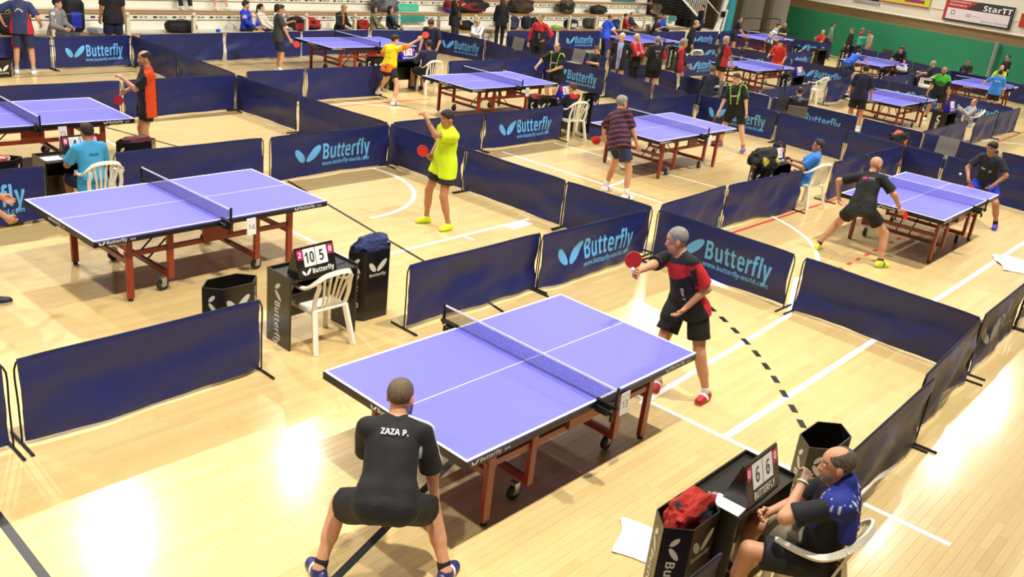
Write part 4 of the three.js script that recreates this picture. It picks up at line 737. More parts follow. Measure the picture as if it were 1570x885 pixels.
  const skinColor = (p) => {
    const q = vs(p, hc), x = dot(q, hl) / s, y = dot(q, hu) / s, z = dot(q, hf) / s;
    if (Math.abs(y) < 0.16 && Math.abs(x) < 0.1 && z > 0.02) {
      const ax = Math.abs(x);
      if (Math.hypot(ax - 0.031, (y - 0.008) * 1.25) < 0.0115 && z > 0.065) return Math.hypot(ax - 0.031, y - 0.008) < 0.006 ? iris : eyeW;
      if (y > 0.027 && y < 0.038 && ax > 0.012 && ax < 0.052 && z > 0.05) return brow;
      if (Math.abs(y + 0.062) < 0.0085 && ax < 0.025 && z > 0.07) return lip;
      if (beard && y < -0.035 && y > -0.15 && !(Math.abs(y + 0.062) < 0.012 && ax < 0.024)) return skin.clone().lerp(beard, 0.75);
    }
    return skin;
  };
  const hcell = cell * 0.48, fcell = Math.max(0.0042, cell * 0.4);
  const parts = [field(body, cell, r(0.03)), field(head, hcell, r(0.012))];
  if (!o.handsHidden) parts.push(field(hL.list, fcell, r(0.008)), field(hR.list, fcell, r(0.008)));
  part(t, 'body', toGeo(parts, skinColor), skinMat);
  // hair
  if (o.hair) {
    const st = o.hair.st ?? 'short', L = o.hair.line ?? 0, hr = [egg(h(0, 0.038, -0.02), [r(0.0805), r(0.0925), r(0.0975)], HF)];
    if (st === 'full') hr.push(egg(h(0, 0.062, -0.002), [r(0.079), r(0.074), r(0.097)], HF), egg(h(0.012, 0.103, 0.048), [r(0.046), r(0.026), r(0.04)], HF));
    if (st === 'long') hr.push(egg(h(0, -0.03, -0.06), [r(0.085), r(0.14), r(0.06)], HF), cone(h(0.06, -0.02, -0.03), h(0.075, -0.2, -0.02), r(0.035), r(0.03)), cone(h(-0.06, -0.02, -0.03), h(-0.075, -0.2, -0.02), r(0.035), r(0.03)));
    if (st === 'pony') hr.push(cone(h(0, 0.05, -0.11), h(0, -0.16, -0.14), r(0.035), r(0.018)));
    const cut = (x, y, z) => { const q = vs([x, y, z], hc), a = dot(q, hu) / s, b = dot(q, hf) / s, e = Math.abs(dot(q, hl) / s); const jag = 0.012 * nz(x * 45, y * 30, z * 45); let d = -(a - b * 1.05 + 0.004 - L + jag - (e > 0.05 && b > -0.01 && b < 0.03 ? -0.05 * 0 : 0)) * 0.7; if (st === 'long' && b < 0.03) d = Math.min(d, (b - 0.02)); if (st === 'pony' && b < -0.085) d = -1; if (st === 'balding') d = Math.max(d, 0.072 - Math.hypot(e * 1.1, (a - 0.135), (b - 0.035) * 0.75)); if (st !== 'long' && st !== 'pony') d = Math.max(d, -(a + 0.085)); return d * s; };
    const hcC = srgb(o.hair.c), hd = hcC.clone().multiplyScalar(0.85), gl = o.hair.c2 ? srgb(o.hair.c2) : hcC;
    part(t, 'hair', toGeo([field(hr, hcell, r(0.015), cut)], (p) => { const n = nz(p[0] * 110, p[1] * 26, p[2] * 110); return n > 0.05 ? hcC : n < -0.3 ? hd : gl; }, 0.0035, 2), hairMat);
  }
  if (o.glasses) { const e = [h(0.033, 0.008, 0.098), h(-0.033, 0.008, 0.098)]; const g = [rod(h(0.012, 0.01, 0.102), h(-0.012, 0.01, 0.102), 0.002), rod(h(0.058, 0.012, 0.09), h(0.082, 0.01, 0.0), 0.002), rod(h(-0.058, 0.012, 0.09), h(-0.082, 0.01, 0.0), 0.002)]; for (const c of e) { const q = new THREE.TorusGeometry(r(0.023), 0.0026, 6, 18); q.applyMatrix4(new THREE.Matrix4().makeBasis(V3(...hl), V3(...hu), V3(...hf)).setPosition(...c)); g.push(q); } part(t, 'glasses', g, black); }
  // upper garment
  if (o.top) {
    const T2 = o.top, loose = T2.loose ?? 0.016, hemY = T2.hem ?? -0.12, sl = T2.sl ?? 0.72, g = r(loose), long = T2.long;
    const pr = [egg(at(0, 0.31, 0), [r(0.15) + g, r(0.2) + g, r(0.108) + g], F), egg(at(0, 0.13, 0.004), [r(0.152 * fat) + g, r(0.24), r(0.112 * fat) + g], F), cone(at(0.07, 0.06, 0), at(0.075, -0.2, 0), r(0.106) + g, r(0.118) + g), cone(at(-0.07, 0.06, 0), at(-0.075, -0.2, 0), r(0.106) + g, r(0.118) + g), cone(at(0.12, 0.432, -0.004), at(-0.12, 0.432, -0.004), r(0.06) + g * 0.5, r(0.06) + g * 0.5), cone(at(0.02, 0.5, -0.02), at(0.13, 0.452, -0.01), r(0.046) + g * 0.4, r(0.05) + g * 0.4), cone(at(-0.02, 0.5, -0.02), at(-0.13, 0.452, -0.01), r(0.046) + g * 0.4, r(0.05) + g * 0.4)];
    if (up[1] > 0.88 && Q.pel[1] > 0.8) pr.push(cone(hipL, mix3(hipL, knL, 0.35), r(0.108) + g * 0.8, r(0.108) + g * 0.8), cone(hipR, mix3(hipR, knR, 0.35), r(0.108) + g * 0.8, r(0.108) + g * 0.8));
    if (hemY < -0.25) { pr.push(cone(at(0.07, -0.06, 0), mix3(hipL, knL, 0.6), r(0.118) + g, r(0.1) + g), cone(at(-0.07, -0.06, 0), mix3(hipR, knR, 0.6), r(0.118) + g, r(0.1) + g)); }
    for (const [a, e, w] of [[shL, elL, wrL], [shR, elR, wrR]]) { if (long) pr.push(cone(a, e, r(0.06) + g * 0.4, r(0.053) + g * 0.4), sleeve(e, va(w, nrm(vs(w, e)), r(-0.005)), r(0.054) + g * 0.4, r(0.038) + g * 0.4)); else pr.push(sleeve(a, mix3(a, e, sl), r(0.058) + g * 0.4, r(0.064) + g * 0.7)); }
    const pf = T2.f, c0 = srgb(T2.c), base = (p) => { if (!pf) return c0; const q = vs(p, pel), sd = dot(q, left) >= 0 ? 1 : -1, [a, e] = sd > 0 ? [shL, elL] : [shR, elR], ab = vs(e, a), tt = dot(vs(p, a), ab) / dot(ab, ab), rad = len(vs(p, va(a, ab, tt))), arm = tt > 0.12 && rad < r(0.1) && (Math.abs(dot(q, left)) > r(0.175) || tt > 0.75); return pf(dot(q, left) / s, dot(q, up) / s, dot(q, fwd) / s, arm ? tt : 0) ?? c0; };
    const cut = (x, y, z) => { const q = vs([x, y, z], pel), a = dot(q, up) / s; return Math.max(hemY - a, 0.47 * 0 - 9, -1) * s < 0 && a > hemY ? -1 : (hemY - a) * s; };
    part(t, T2.name ?? (long ? 'jacket' : 'shirt'), toGeo([field(pr, cell, r(0.03), cut)], base, r(0.0085), o.at[0]), T2.mat ?? clothMat);
    const cc = srgb(T2.collar ?? T2.c), n1 = at(0, 0.465, -0.012), n2 = va(at(0, 0.505, -0.008), hu, r(0.012));
    if (T2.collar !== null) part(t, 'collar', toGeo([field([sleeve(n1, n2, r(0.072), r(0.064))], Math.min(cell, 0.014), r(0.01))], () => cc), clothMat);
  }
  // lower garment
  if (o.bot) {
    const Bt = o.bot, lg = Bt.long, sh = Bt.sh ?? 0.62, c0 = srgb(Bt.c), pf = Bt.f, pr = [cone(at(0.075, -0.01, -0.01), at(-0.075, -0.01, -0.01), r(0.117), r(0.117)), egg(at(0, 0.05, 0), [r(0.14 * fat), r(0.12), r(0.108 * fat)], F)];
    for (const [a, k, n] of [[hipL, knL, anL], [hipR, knR, anR]]) { if (lg) pr.push(cone(a, k, r(0.1), r(0.073)), sleeve(k, mix3(k, n, 0.97), r(0.073), r(0.062))); else pr.push(sleeve(a, mix3(a, k, sh), r(0.104), r(Bt.flare ?? 0.108))); }
    const cut = (x, y, z) => { const q = vs([x, y, z], pel); return dot(q, up) - r(0.1); };
    const base = (p) => { if (!pf) return c0; const q = vs(p, pel); return pf(dot(q, left) / s, dot(q, up) / s, dot(q, fwd) / s) ?? c0; };
    part(t, lg ? 'trousers' : 'shorts', toGeo([field(pr, cell, r(0.025), cut)], base, r(0.006), o.at[1]), clothMat);
  }
  // shoes and socks
  if (o.shoe !== undefined && !o.noFeet) for (const f of [ftL, ftR]) {
    const sc = srgb(o.shoe), sole = srgb(o.sole ?? 0xf0efe8), tr = srgb(o.shoeTrim ?? o.shoe), y0 = f.an[1] - r(0.08), side = nrm(cross([0, 1, 0], f.d));
    const pr = [cone(va(f.heel, [0, 1, 0], r(0.004)), va(f.toe, [0, 1, 0], r(-0.002)), r(0.04), r(0.036)), cone(va(f.heel, f.d, r(0.05)), va(f.toe, f.d, r(-0.02)), r(0.044), r(0.042)), sleeve(va(f.heel, f.d, r(0.03)), va(f.an, [0, 1, 0], r(0.012)), r(0.044), r(0.045)), cone(va(f.an, [0, 1, 0], r(-0.026)), va(va(f.toe, f.d, r(-0.06)), [0, 1, 0], r(0.012)), r(0.044), r(0.036))];
    part(t, 'shoe', toGeo([field(pr, Math.min(cell, 0.016) * 0.75, r(0.02), (x, y, z) => y0 + 0.001 - y)], (p) => { const a = p[1] - y0; const q = dot(vs(p, f.heel), f.d) / s; return a < r(0.022) ? sole : Math.abs(q - 0.07 - a * 0.4) < 0.016 ? tr : sc; }), shoeMat);
    if (o.sock !== undefined) { const kn = f === ftL ? knL : knR, a = va(f.an, [0, 1, 0], r(-0.03)), b = mix3(f.an, kn, o.sockLen ?? 0.2), kc = srgb(o.sock); part(t, 'sock', toGeo([field([sleeve(a, b, r(0.043), r(0.045))], Math.min(cell, 0.016) * 0.8, r(0.01))], () => kc), clothMat); }
  }
  const M4 = new THREE.Matrix4().makeRotationY(o.f).setPosition(o.at[0], o.y, o.at[1]), W = (p) => V3(...p).applyMatrix4(M4), Wd = (d) => V3(...d).transformDirection(M4);
  return { t, hL, hR, W, Wd, wrL, wrR, at, F, h, HF, s, pel, elL, elR, knL, knR, anL, anR };
}
// a print laid on a garment: a small curved patch pushed out of the body axis
function printOn(P, name, tex, cx, cy, w, hgt, front, depth, curve, turn = 0) {
  const g = new THREE.PlaneGeometry(w, hgt, 12, 4), p = g.attributes.position, k = front ? 1 : -1;
  for (let i = 0; i < p.count; i++) { const ca = Math.cos(turn), sa = Math.sin(turn), X0 = p.getX(i) * ca - p.getY(i) * sa, Y0 = p.getX(i) * sa + p.getY(i) * ca; const X = cx + k * X0, Y = cy + Y0, q = P.at(X, Y, k * (depth - curve * X * X)); p.setXYZ(i, ...q); }
  g.computeVertexNormals();
  return part(P.t, name, g, new THREE.MeshPhysicalMaterial({ map: tex, transparent: true, roughness: 0.7, side: THREE.DoubleSide }));
}
const textTex = (lines, color, w = 256, h = 64, font = 'bold 46px sans-serif', squeeze = 1) => canvas(w, h, (c) => { c.clearRect(0, 0, w, h); c.fillStyle = color; c.textAlign = 'center'; lines.forEach((l, i) => { c.font = font; c.save(); c.translate(w / 2, h * (i + 0.72) / lines.length); c.scale(squeeze, 1); c.fillText(l, 0, 0); c.restore(); }); });
// a bat held in a hand: blade, rubber sheets and handle
const batRed = M(0xd02a20, 0.5), batBlack = M(0x15151a, 0.5), batWood = M(0xc79a62, 0.5);
function bat(P, hand, label, dir, face, flip = false) {
  const g = P.W(hand.grip), d = V3(...dir).normalize(), f = V3(...face); f.addScaledVector(d, -f.dot(d)).normalize(); const sd = d.clone().cross(f);
  const t = thing('table_tennis_bat', label, 'bat', [g.x, g.y, g.z], 0, 'table tennis bats'); t.matrixAutoUpdate = true; t.quaternion.setFromRotationMatrix(new THREE.Matrix4().makeBasis(sd, d, f));
  const blade = (k, z) => { const sh = new THREE.Shape(); sh.absellipse(0, 0.135, 0.075 * k, 0.08 * k, 0, 2 * PI); return new THREE.ExtrudeGeometry(sh, { depth: 0.003, bevelEnabled: false, curveSegments: 28 }).translate(0, 0, z); };
  part(t, 'blade', [blade(1, -0.0015)], batWood); part(t, 'rubber', blade(0.985, 0.0016), flip ? batBlack : batRed, flip ? 'black rubber' : 'red rubber'); part(t, 'rubber', blade(0.985, -0.0046), flip ? batRed : batBlack, flip ? 'red rubber' : 'black rubber');
  part(t, 'handle', rb(0.026, 0.11, 0.022, 0, 0.005, 0, 0.006), batWood);
  return t;
}
// ---------------------------------------------------------------- the cast
const BLK = 0x101013, NAVY = 0x161b36, WHT = 0xf0eeea, SK1 = 0xcb9370, SK2 = 0xd9a683, SK3 = 0xb97f5c, SK4 = 0xe0b090;
const shortsB = { c: BLK, sh: 0.6 }, TOCAM = [-0.72, 0.3, 0.62];
// foreground player seen from behind
{
  const p = person({ at: [3.16, -3.46], f: 2.42, H: 1.76, q: 'A', abs: 1, pel: [0.02, 0.68, -0.14], up: [-0.03, 0.36, 0.32], aL: [0.41, 0.08, 0], aR: [-0.39, 0.08, 0], wR: [-0.3, 0.46, 0.14], wL: [-0.02, 0.82, 0.46], eR: [-1, 0.1, -0.5], eL: [0.25, -1, 0.2], kL: [0.42, -0.28, 1], kR: [-0.42, -0.28, 1], fL: 0.45, fR: -0.5, look: [-0.45, 0.1], skin: SK1, cR: 0.5, cL: 0.85,
    label: 'crouching player seen from behind in a black polo lettered on the shoulders', hair: { c: 0x5d4a38, c2: 0x6e5a46, st: 'short', line: -0.01 },
    top: { c: 0x121317, sl: 0.95, loose: 0.018, hem: -0.03, f: (x, y, z, a) => a === 0 && x < -0.14 && y > 0.1 && y < 0.36 && z > -0.02 && z < 0.05 ? 0xd4d4da : null },
    bot: { c: 0x0e0f12, sh: 0.66, flare: 0.125 }, shoe: 0x2a2c66, sole: 0xf2f2f2, shoeTrim: 0xe8e8ee, sock: 0x16161c, sockLen: 0.16 });
  printOn(p, 'name_print', textTex(['ZAZA P.'], '#f2f2f2', 256, 64, 'bold 56px sans-serif'), 0.0, 0.405, 0.22, 0.058, false, 0.135, 0.6);
  {
    const sh = p.at(-0.17, 0.448, 0), o2 = nrm(va(va(va([0, 0, 0], p.F[0], -0.75), p.F[1], 0.55), p.F[2], -0.35)), q = (k, d) => va(mix3(sh, p.elR, k), o2, d);
    part(p.t, 'sleeve_stripe', ribbon([p.at(-0.07, 0.53, -0.06), p.at(-0.12, 0.517, -0.05), q(0.0, 0.071), q(0.3, 0.072), q(0.6, 0.075), q(0.93, 0.079)], 0.022, 0.008, 30, V3(...o2)), M(0xeeeef2, 0.7), 'white stripe');
    const o3 = nrm(va(o2, p.F[2], 0.9)), q3 = (k, d) => va(mix3(sh, p.elR, k), o3, d);
    part(p.t, 'sleeve_stripe', ribbon([q3(0.25, 0.07), q3(0.6, 0.074), q3(0.93, 0.079)], 0.012, 0.008, 20, V3(...o3)), M(0x6a1c20, 0.7), 'dark red stripe');
  }
  bat(p, p.hL, 'dark bat held in front of the crouching foreground player', [0.4, 0.6, -0.3], [0.65, 0.1, 0.76], true);
  const wch = part(p.t, 'bracelet', new THREE.TorusGeometry(0.03, 0.005, 6, 20).applyQuaternion(new THREE.Quaternion().setFromUnitVectors(V3(0, 0, 1), V3(...nrm(vs(p.wrR, p.elR))))).translate(...p.wrR), M(0xc9a23a, 0.3, { metalness: 0.8 }));
}
// red and black player serving at table 13
{
  const p = person({ at: [7.02, -3.72], f: -1.4, H: 1.72, q: 'A', abs: 1, pel: [-0.07, 0.9, 0], up: [-0.13, 0.44, 0.09], aL: [0.26, 0.08, -0.02], aR: [-0.2, 0.08, 0.08], wR: [-0.4, 1.26, 0.54], wL: [-0.02, 0.93, 0.2], eR: [-0.6, -1, -0.2], eL: [1, 0.1, -0.9], fL: -0.1, fR: 0.3, kL: [0, 0.1, 1], look: [-0.6, 0.1], tw: -0.45, skin: SK1, cL: 0.35, cR: 0.75,
    label: 'grey-haired player in red and black serving with a red bat', hair: { c: 0x7e7973, c2: 0x928d86, st: 'short', line: -0.004 }, brow: 0x6b655f,
    top: { c: 0x141416, collar: 0x141416, sl: 0.85, f: (x, y, z, a) => a > 0.08 ? (z > 0.02 ? 0x141416 : 0xc01d24) : y > 0.3 + Math.abs(x) * 0.25 && y < 0.45 ? 0xc01d24 : null },
    bot: { c: 0x0f0f12, sh: 0.68 }, shoe: 0xb01c26, sole: 0xd99a4a, shoeTrim: 0xf2f0ee, sock: 0xeceae6, sockLen: 0.15 });
  printOn(p, 'chest_print', textTex(['Star T'], '#ececec', 256, 72, 'bold 58px sans-serif'), 0.1, 0.17, 0.2, 0.055, true, 0.138, 1.6, -PI / 2);
  printOn(p, 'emblem', textTex(['\u25E2'], '#f0f0f0', 64, 64, 'bold 50px sans-serif'), 0.08, 0.36, 0.05, 0.04, true, 0.135, 1.4);
  bat(p, p.hR, 'red bat raised by the grey-haired player in red and black', [-0.25, 0.95, -0.2], TOCAM);
  const g = p.W(p.hR.grip); ball(g.x - 0.06, g.y + 0.055, g.z + 0.0, 'white ball just in front of the red bat of the serving player');
}
// umpire in the foreground chair
{
  const p = person({ at: [4.97, -1.5], f: -2.78, H: 1.74, q: 'A', abs: 1, pel: [0, 0.52, -0.06], up: [0, 1, 0.06], aL: [0.14, 0.08, 0.42], aR: [-0.14, 0.08, 0.45], wL: [0.03, 0.99, 0.16], wR: [-0.03, 0.69, 0.3], eL: [1, -0.8, 0.3], eR: [-0.9, -0.7, 0], kL: [0.15, 1, 0.4], kR: [-0.15, 1, 0.4], look: [0.25, 0.05], skin: SK1, cL: 1.0, cR: 0.8, beard: 0x8b7d72,
    label: 'seated balding umpire with a blue towel round his neck, hand at his chin', hair: { c: 0x4d4138, c2: 0x6b6058, st: 'balding' },
    top: { c: 0x15151c, sl: 0.8, f: (x, y, z) => z < -0.09 && y < 0.14 && y > 0.0 && nz(x * 60, y * 40) > 0.12 ? 0xd2bd2e : null }, bot: { c: 0x191a24, sh: 0.82, f: (x, y, z) => x < -0.02 ? 0x8a8068 : null }, shoe: 0x1b1b1f, sole: 0x2a2a2e, sock: 0x17171b });
  // towel draped over the shoulders
  const pr = [cone(p.at(0.16, 0.46, -0.03), p.at(-0.16, 0.46, -0.03), 0.09, 0.09), cone(p.at(0.13, 0.45, -0.08), p.at(0.16, 0.27, -0.11), 0.07, 0.055), cone(p.at(-0.1, 0.45, -0.08), p.at(-0.1, 0.28, -0.12), 0.07, 0.055), cone(p.at(0.0, 0.44, -0.09), p.at(0.02, 0.27, -0.12), 0.07, 0.06), cone(p.at(0.13, 0.46, 0.02), p.at(0.14, 0.3, 0.11), 0.06, 0.045), cone(p.at(0, 0.5, -0.05), p.at(0, 0.54, -0.045), 0.075, 0.075)];
  const g = toGeo([field(pr, 0.0115, 0.03)], (q) => { const v = vs(q, p.pel), x = dot(v, p.F[0]), y = dot(v, p.F[1]), z = dot(v, p.F[2]); const ring = Math.abs(Math.abs(x - 0.03) - 0.06) < 0.006 && y > 0.27 && y < 0.38 && z < -0.1; const bar = (Math.abs(y - 0.38) < 0.006 || Math.abs(y - 0.28) < 0.006) && Math.abs(x - 0.03) < 0.065 && z < -0.1; const zig = y > 0.46 && y < 0.52 && nz(x * 40, z * 40) > 0.2; return ring || bar || zig ? 0xcfd3e6 : 0x1c2a86; }, 0.008, 3);
  p.t.updateMatrixWorld(); const tw = part(scene, numbered('towel'), g, clothMat); tw.position.copy(p.t.position); tw.rotation.y = p.t.rotation.y; tag(tw, 'blue towel with white markings draped over the shoulders of the seated umpire', 'towel');
  part(p.t, 'watch', new THREE.TorusGeometry(0.031, 0.008, 6, 20).applyQuaternion(new THREE.Quaternion().setFromUnitVectors(V3(0, 0, 1), V3(...nrm(vs(p.wrL, p.elL))))).translate(...p.wrL), M(0xd9cfc0, 0.3));
}
// player at the left end of table 14, only a shoe and a hand reach into the picture
person({ at: [2.74, -9.02], f: 1.57, H: 1.7, q: 'B', wL: [0.24, 1.0, 0.34], wR: [-0.26, 0.95, 0.2], aL: [0.16, 0.08, -0.1], aR: [-0.12, 0.08, 0.06], skin: SK1, label: 'player at the left edge showing only a dark shoe and one hand', hair: { c: 0x2a201a, st: 'short' }, top: { c: 0x22263a, sl: 0.8 }, bot: shortsB, shoe: 0x1c2030, sole: 0xe8e8ea, sock: 0xe8e8e8 });
// boy in neon yellow
{
  const p = person({ at: [8.39, -8.6], f: -1.75, H: 1.68, q: 'B', abs: 1, pel: [0.06, 0.9, 0], up: [0.06, 0.52, 0.02], aL: [0.24, 0.08, -0.02], aR: [-0.13, 0.08, 0.1], wL: [0.08, 1.52, 0.36], wR: [-0.1, 0.98, 0.12], eL: [0.5, -1, 0.3], eR: [-0.6, -0.6, -0.4], look: [0, 0.15], skin: SK3, cL: 0.9, cR: 0.8, label: 'boy in a neon yellow shirt raising one hand', hair: { c: 0x2a211b, st: 'full' }, top: { c: 0xd6f21e, sl: 0.75, loose: 0.024, hem: -0.16 }, bot: { c: 0x23232a, sh: 0.62 }, shoe: 0xe3f52a, sole: 0xe3f52a, sock: 0xe3f52a, sockLen: 0.06 });
  bat(p, p.hR, 'red bat held low by the boy in neon yellow', [-0.5, 0.6, -0.4], [-0.6, 0.2, 0.7]);
}
// man in orange
{
  const p = person({ at: [6.51, -13.08], f: -1.9, H: 1.72, q: 'B', abs: 1, pel: [0.02, 0.93, 0], up: [0.05, 0.5, 0], wL: [0.06, 1.27, 0.34], wR: [-0.14, 1.05, 0.27], eL: [0.7, -0.9, -0.4], eR: [-0.6, -0.6, -0.4], aL: [0.12, 0.08, 0], aR: [-0.12, 0.08, 0.04], look: [0.1, 0.05], skin: SK1, cL: 0.8, cR: 0.85, beard: 0x6a5546, fat: 1.15, label: 'balding man in an orange and black shirt holding a red bat', hair: { c: 0x3a2c22, st: 'balding' }, top: { c: 0xf0501c, sl: 0.85, loose: 0.022, hem: -0.2, f: (x, y, z, a) => a > 0 ? (z > 0.03 ? 0x15151a : null) : z > 0.055 || (z < -0.105 && x > -0.02) ? 0x15151a : null }, bot: shortsB, shoe: 0xe8e8ea, sock: 0xf0f0ee });
  bat(p, p.hR, 'red bat hanging from the hand of the man in orange', [-0.3, -0.9, -0.3], [-0.7, 0.1, 0.6]);
}
// umpire in light blue
{
  const p = person({ at: [4.66, -10.84], f: PI, H: 1.6, q: 'B', pose: 'sit', up: [0, 1, 0.12], wL: [0.16, 0.76, 0.42], wR: [-0.16, 0.76, 0.42], skin: SK3, label: 'umpire in a light blue shirt seen from behind at table 15', hair: { c: 0x2a1f18, st: 'full' }, top: { c: 0x3f9fd2, sl: 0.8, loose: 0.022 }, bot: { c: 0x1d2440, sh: 0.8 }, shoe: 0x222228, sock: 0xeeeeee });
  printOn(p, 'back_print', textTex(['IRONE'], '#1b2530', 256, 64, 'bold 52px sans-serif'), 0, 0.37, 0.21, 0.055, false, 0.135, 0.8);
}
// striped polo
{
  const p = person({ at: [12.1, -8.25], f: 1.4, H: 1.72, q: 'B', abs: 1, pel: [0.08, 0.9, -0.03], up: [0.19, 0.42, 0.1], aL: [0.27, 0.08, 0], aR: [-0.22, 0.08, 0], wL: [0.7, 0.82, 0.2], wR: [-0.12, 0.86, 0.2], eL: [0.6, 0, -0.8], eR: [-0.7, -0.2, -0.7], look: [-0.15, 0.05], skin: SK1, cL: 0.85, fat: 1.15, label: 'grey-haired player in a navy polo with red stripes seen from behind', hair: { c: 0x8c8880, c2: 0xa19c93, st: 'full', line: -0.006 }, top: { c: 0x1e1a33, sl: 0.9, loose: 0.026, f: (x, y, z, a) => { const k = ((y + 0.2 - 0.03 * Math.abs(x)) % 0.085 + 0.085) % 0.085; return k < 0.018 ? 0xa33a44 : null; } }, bot: { c: 0x2b3252, sh: 0.66, f: (x) => Math.abs(x) > 0.19 ? 0xd8d8de : null }, shoe: 0xe9e9ee, shoeTrim: 0x30343c, sock: 0xe6e6e8, sockLen: 0.26 });
  bat(p, p.hL, 'red bat held out to the left by the man in the striped polo', [-0.75, -0.1, -0.6], TOCAM);
}
const lime = (x, y, z, a) => { const e = Math.abs(x); if (a > 0) return z < 0.01 ? 0x9fdc2a : null; if (z > 0 && Math.abs(e - 0.1 - (y - 0.3) * 0.12) < 0.013 && y > 0.1) return 0x9fdc2a; if (y > 0.38 && e > 0.13 && z < 0.03) return 0x9fdc2a; return z > 0.08 && y > 0.27 && y < 0.29 && e < 0.08 ? 0xd8d8d8 : null; };
{
  const p = person({ at: [17.66, -9.26], f: -1.5, H: 1.66, q: 'B', abs: 1, pel: [-0.06, 0.88, 0], up: [-0.1, 0.5, 0.02], aL: [0.32, 0.08, 0.1], aR: [-0.3, 0.08, -0.05], wR: [-0.34, 0.78, 0.22], wL: [0.24, 0.82, 0.12], look: [-0.35, 0.1], skin: SK2, fat: 1.15, label: 'player in black with lime trim holding his bat down by his side', hair: { c: 0x4a3526, st: 'full' }, top: { c: 0x121315, sl: 0.9, loose: 0.024, f: lime, hem: -0.18 }, bot: { c: 0x131316, sh: 0.75 }, shoe: 0x5560b8, sole: 0xc05048, sock: 0xc05a50 });
  bat(p, p.hR, 'dark bat hanging from the hand of the player in black and lime', [-0.35, -0.8, -0.2], [0.3, 0.1, 0.9], true);
}
{
  const p = person({ at: [12.78, -4.52], f: 1.45, H: 1.72, q: 'A', abs: 1, pel: [-0.06, 0.79, -0.05], up: [0.09, 0.44, 0.2], aL: [0.43, 0.08, -0.12], aR: [-0.47, 0.08, 0.07], wL: [0.39, 0.8, 0.06], wR: [-0.42, 0.83, 0.34], eL: [1, 0.1, -0.6], eR: [-1, 0, -0.5], fL: 0.5, fR: -0.4, kL: [0.5, 0.1, 1], kR: [-0.5, 0.1, 1], look: [-0.35, 0.1], skin: SK1, cR: 0.7, glasses: 1, label: 'bald player in black with glasses in a wide stance seen from behind', brow: 0x3a2a20, top: { c: 0x131316, sl: 0.8, loose: 0.02, f: (x, y, z) => z < -0.06 && y > 0.39 && y < 0.425 && x > 0.0 && x < 0.07 ? 0xd22a86 : null }, bot: { c: 0x0f0f12, sh: 0.6 }, shoe: 0xd8e83a, sole: 0xd9d98a, shoeTrim: 0x1c3a4a, sock: 0x141418, sockLen: 0.12 });
  printOn(p, 'back_print', textTex(['butterfly', '.................'], '#e6e6e6', 256, 96, 'bold 40px sans-serif'), -0.07, 0.395, 0.13, 0.05, false, 0.128, 0.6);
  part(p.t, 'watch', new THREE.TorusGeometry(0.031, 0.008, 6, 20).applyQuaternion(new THREE.Quaternion().setFromUnitVectors(V3(0, 0, 1), V3(...nrm(vs(p.wrR, p.elR))))).translate(...p.wrR), M(0xd9d9dd, 0.3));
  bat(p, p.hR, 'bat held low in the right hand of the bald player', [0.5, -0.2, 0.1], [0.2, 0.3, 0.9]);
}
{
  const p = person({ at: [17.0, -4.05], f: -1.6, H: 1.66, q: 'B', abs: 1, pel: [0.02, 0.76, -0.06], up: [0, 0.45, 0.16], aL: [0.4, 0.08, 0.02], aR: [-0.2, 0.08, 0.05], wR: [-0.17, 0.78, 0.3], wL: [0.22, 0.76, 0.2], eR: [-1, -0.1, -0.5], eL: [1, -0.1, -0.5], kL: [0.5, 0.1, 1], look: [-0.3, 0.1], skin: SK3, cR: 0.8, label: 'young player in a charcoal shirt and bright blue shorts', hair: { c: 0x1d1714, st: 'full' }, top: { c: 0x24252c, sl: 0.75, f: (x, y, z) => z > 0.07 && Math.abs(y - 0.29) < 0.012 && (x < -0.02 && x > -0.09) ? 0xd8d8da : z > 0.07 && x > 0.04 && x < 0.09 && y > 0.235 && y < 0.275 ? 0xa4a8b4 : null }, bot: { c: 0x2036c4, sh: 0.7 }, shoe: 0x2b43d8, sole: 0x2b43d8, shoeTrim: 0xd24060, sock: 0x17181f });
  bat(p, p.hR, 'red bat held by the player in bright blue shorts', [-0.2, -0.6, 0.3], [-0.7, 0.2, 0.5]);
  ball(15.5, 1.05, -4.06, 'white ball flying above the table toward the player in blue shorts');
}
{
  const p = person({ at: [14.82, -6.34], f: -2.75, H: 1.62, q: 'B', pose: 'sit', pel: [0, 0.52, -0.03], up: [0, 1, -0.28], wL: [0.1, 0.76, 0.26], wR: [-0.12, 0.8, 0.28], skin: SK1, glasses: 1, label: 'umpire in a bright blue shirt sitting back in a white chair', look: [0.1, 0.05], hair: { c: 0x352a22, st: 'full' }, top: { c: 0x2f7fdc, sl: 0.8, collar: 0x3a3a44, loose: 0.024 }, bot: { c: 0x1a1c28, long: 1 }, shoe: 0x1c1c20 });
  printOn(p, 'back_print', textTex(['RFETT'], '#dfe8f4', 256, 64, '44px sans-serif'), 0, 0.36, 0.16, 0.045, false, 0.135, 0.8);
}
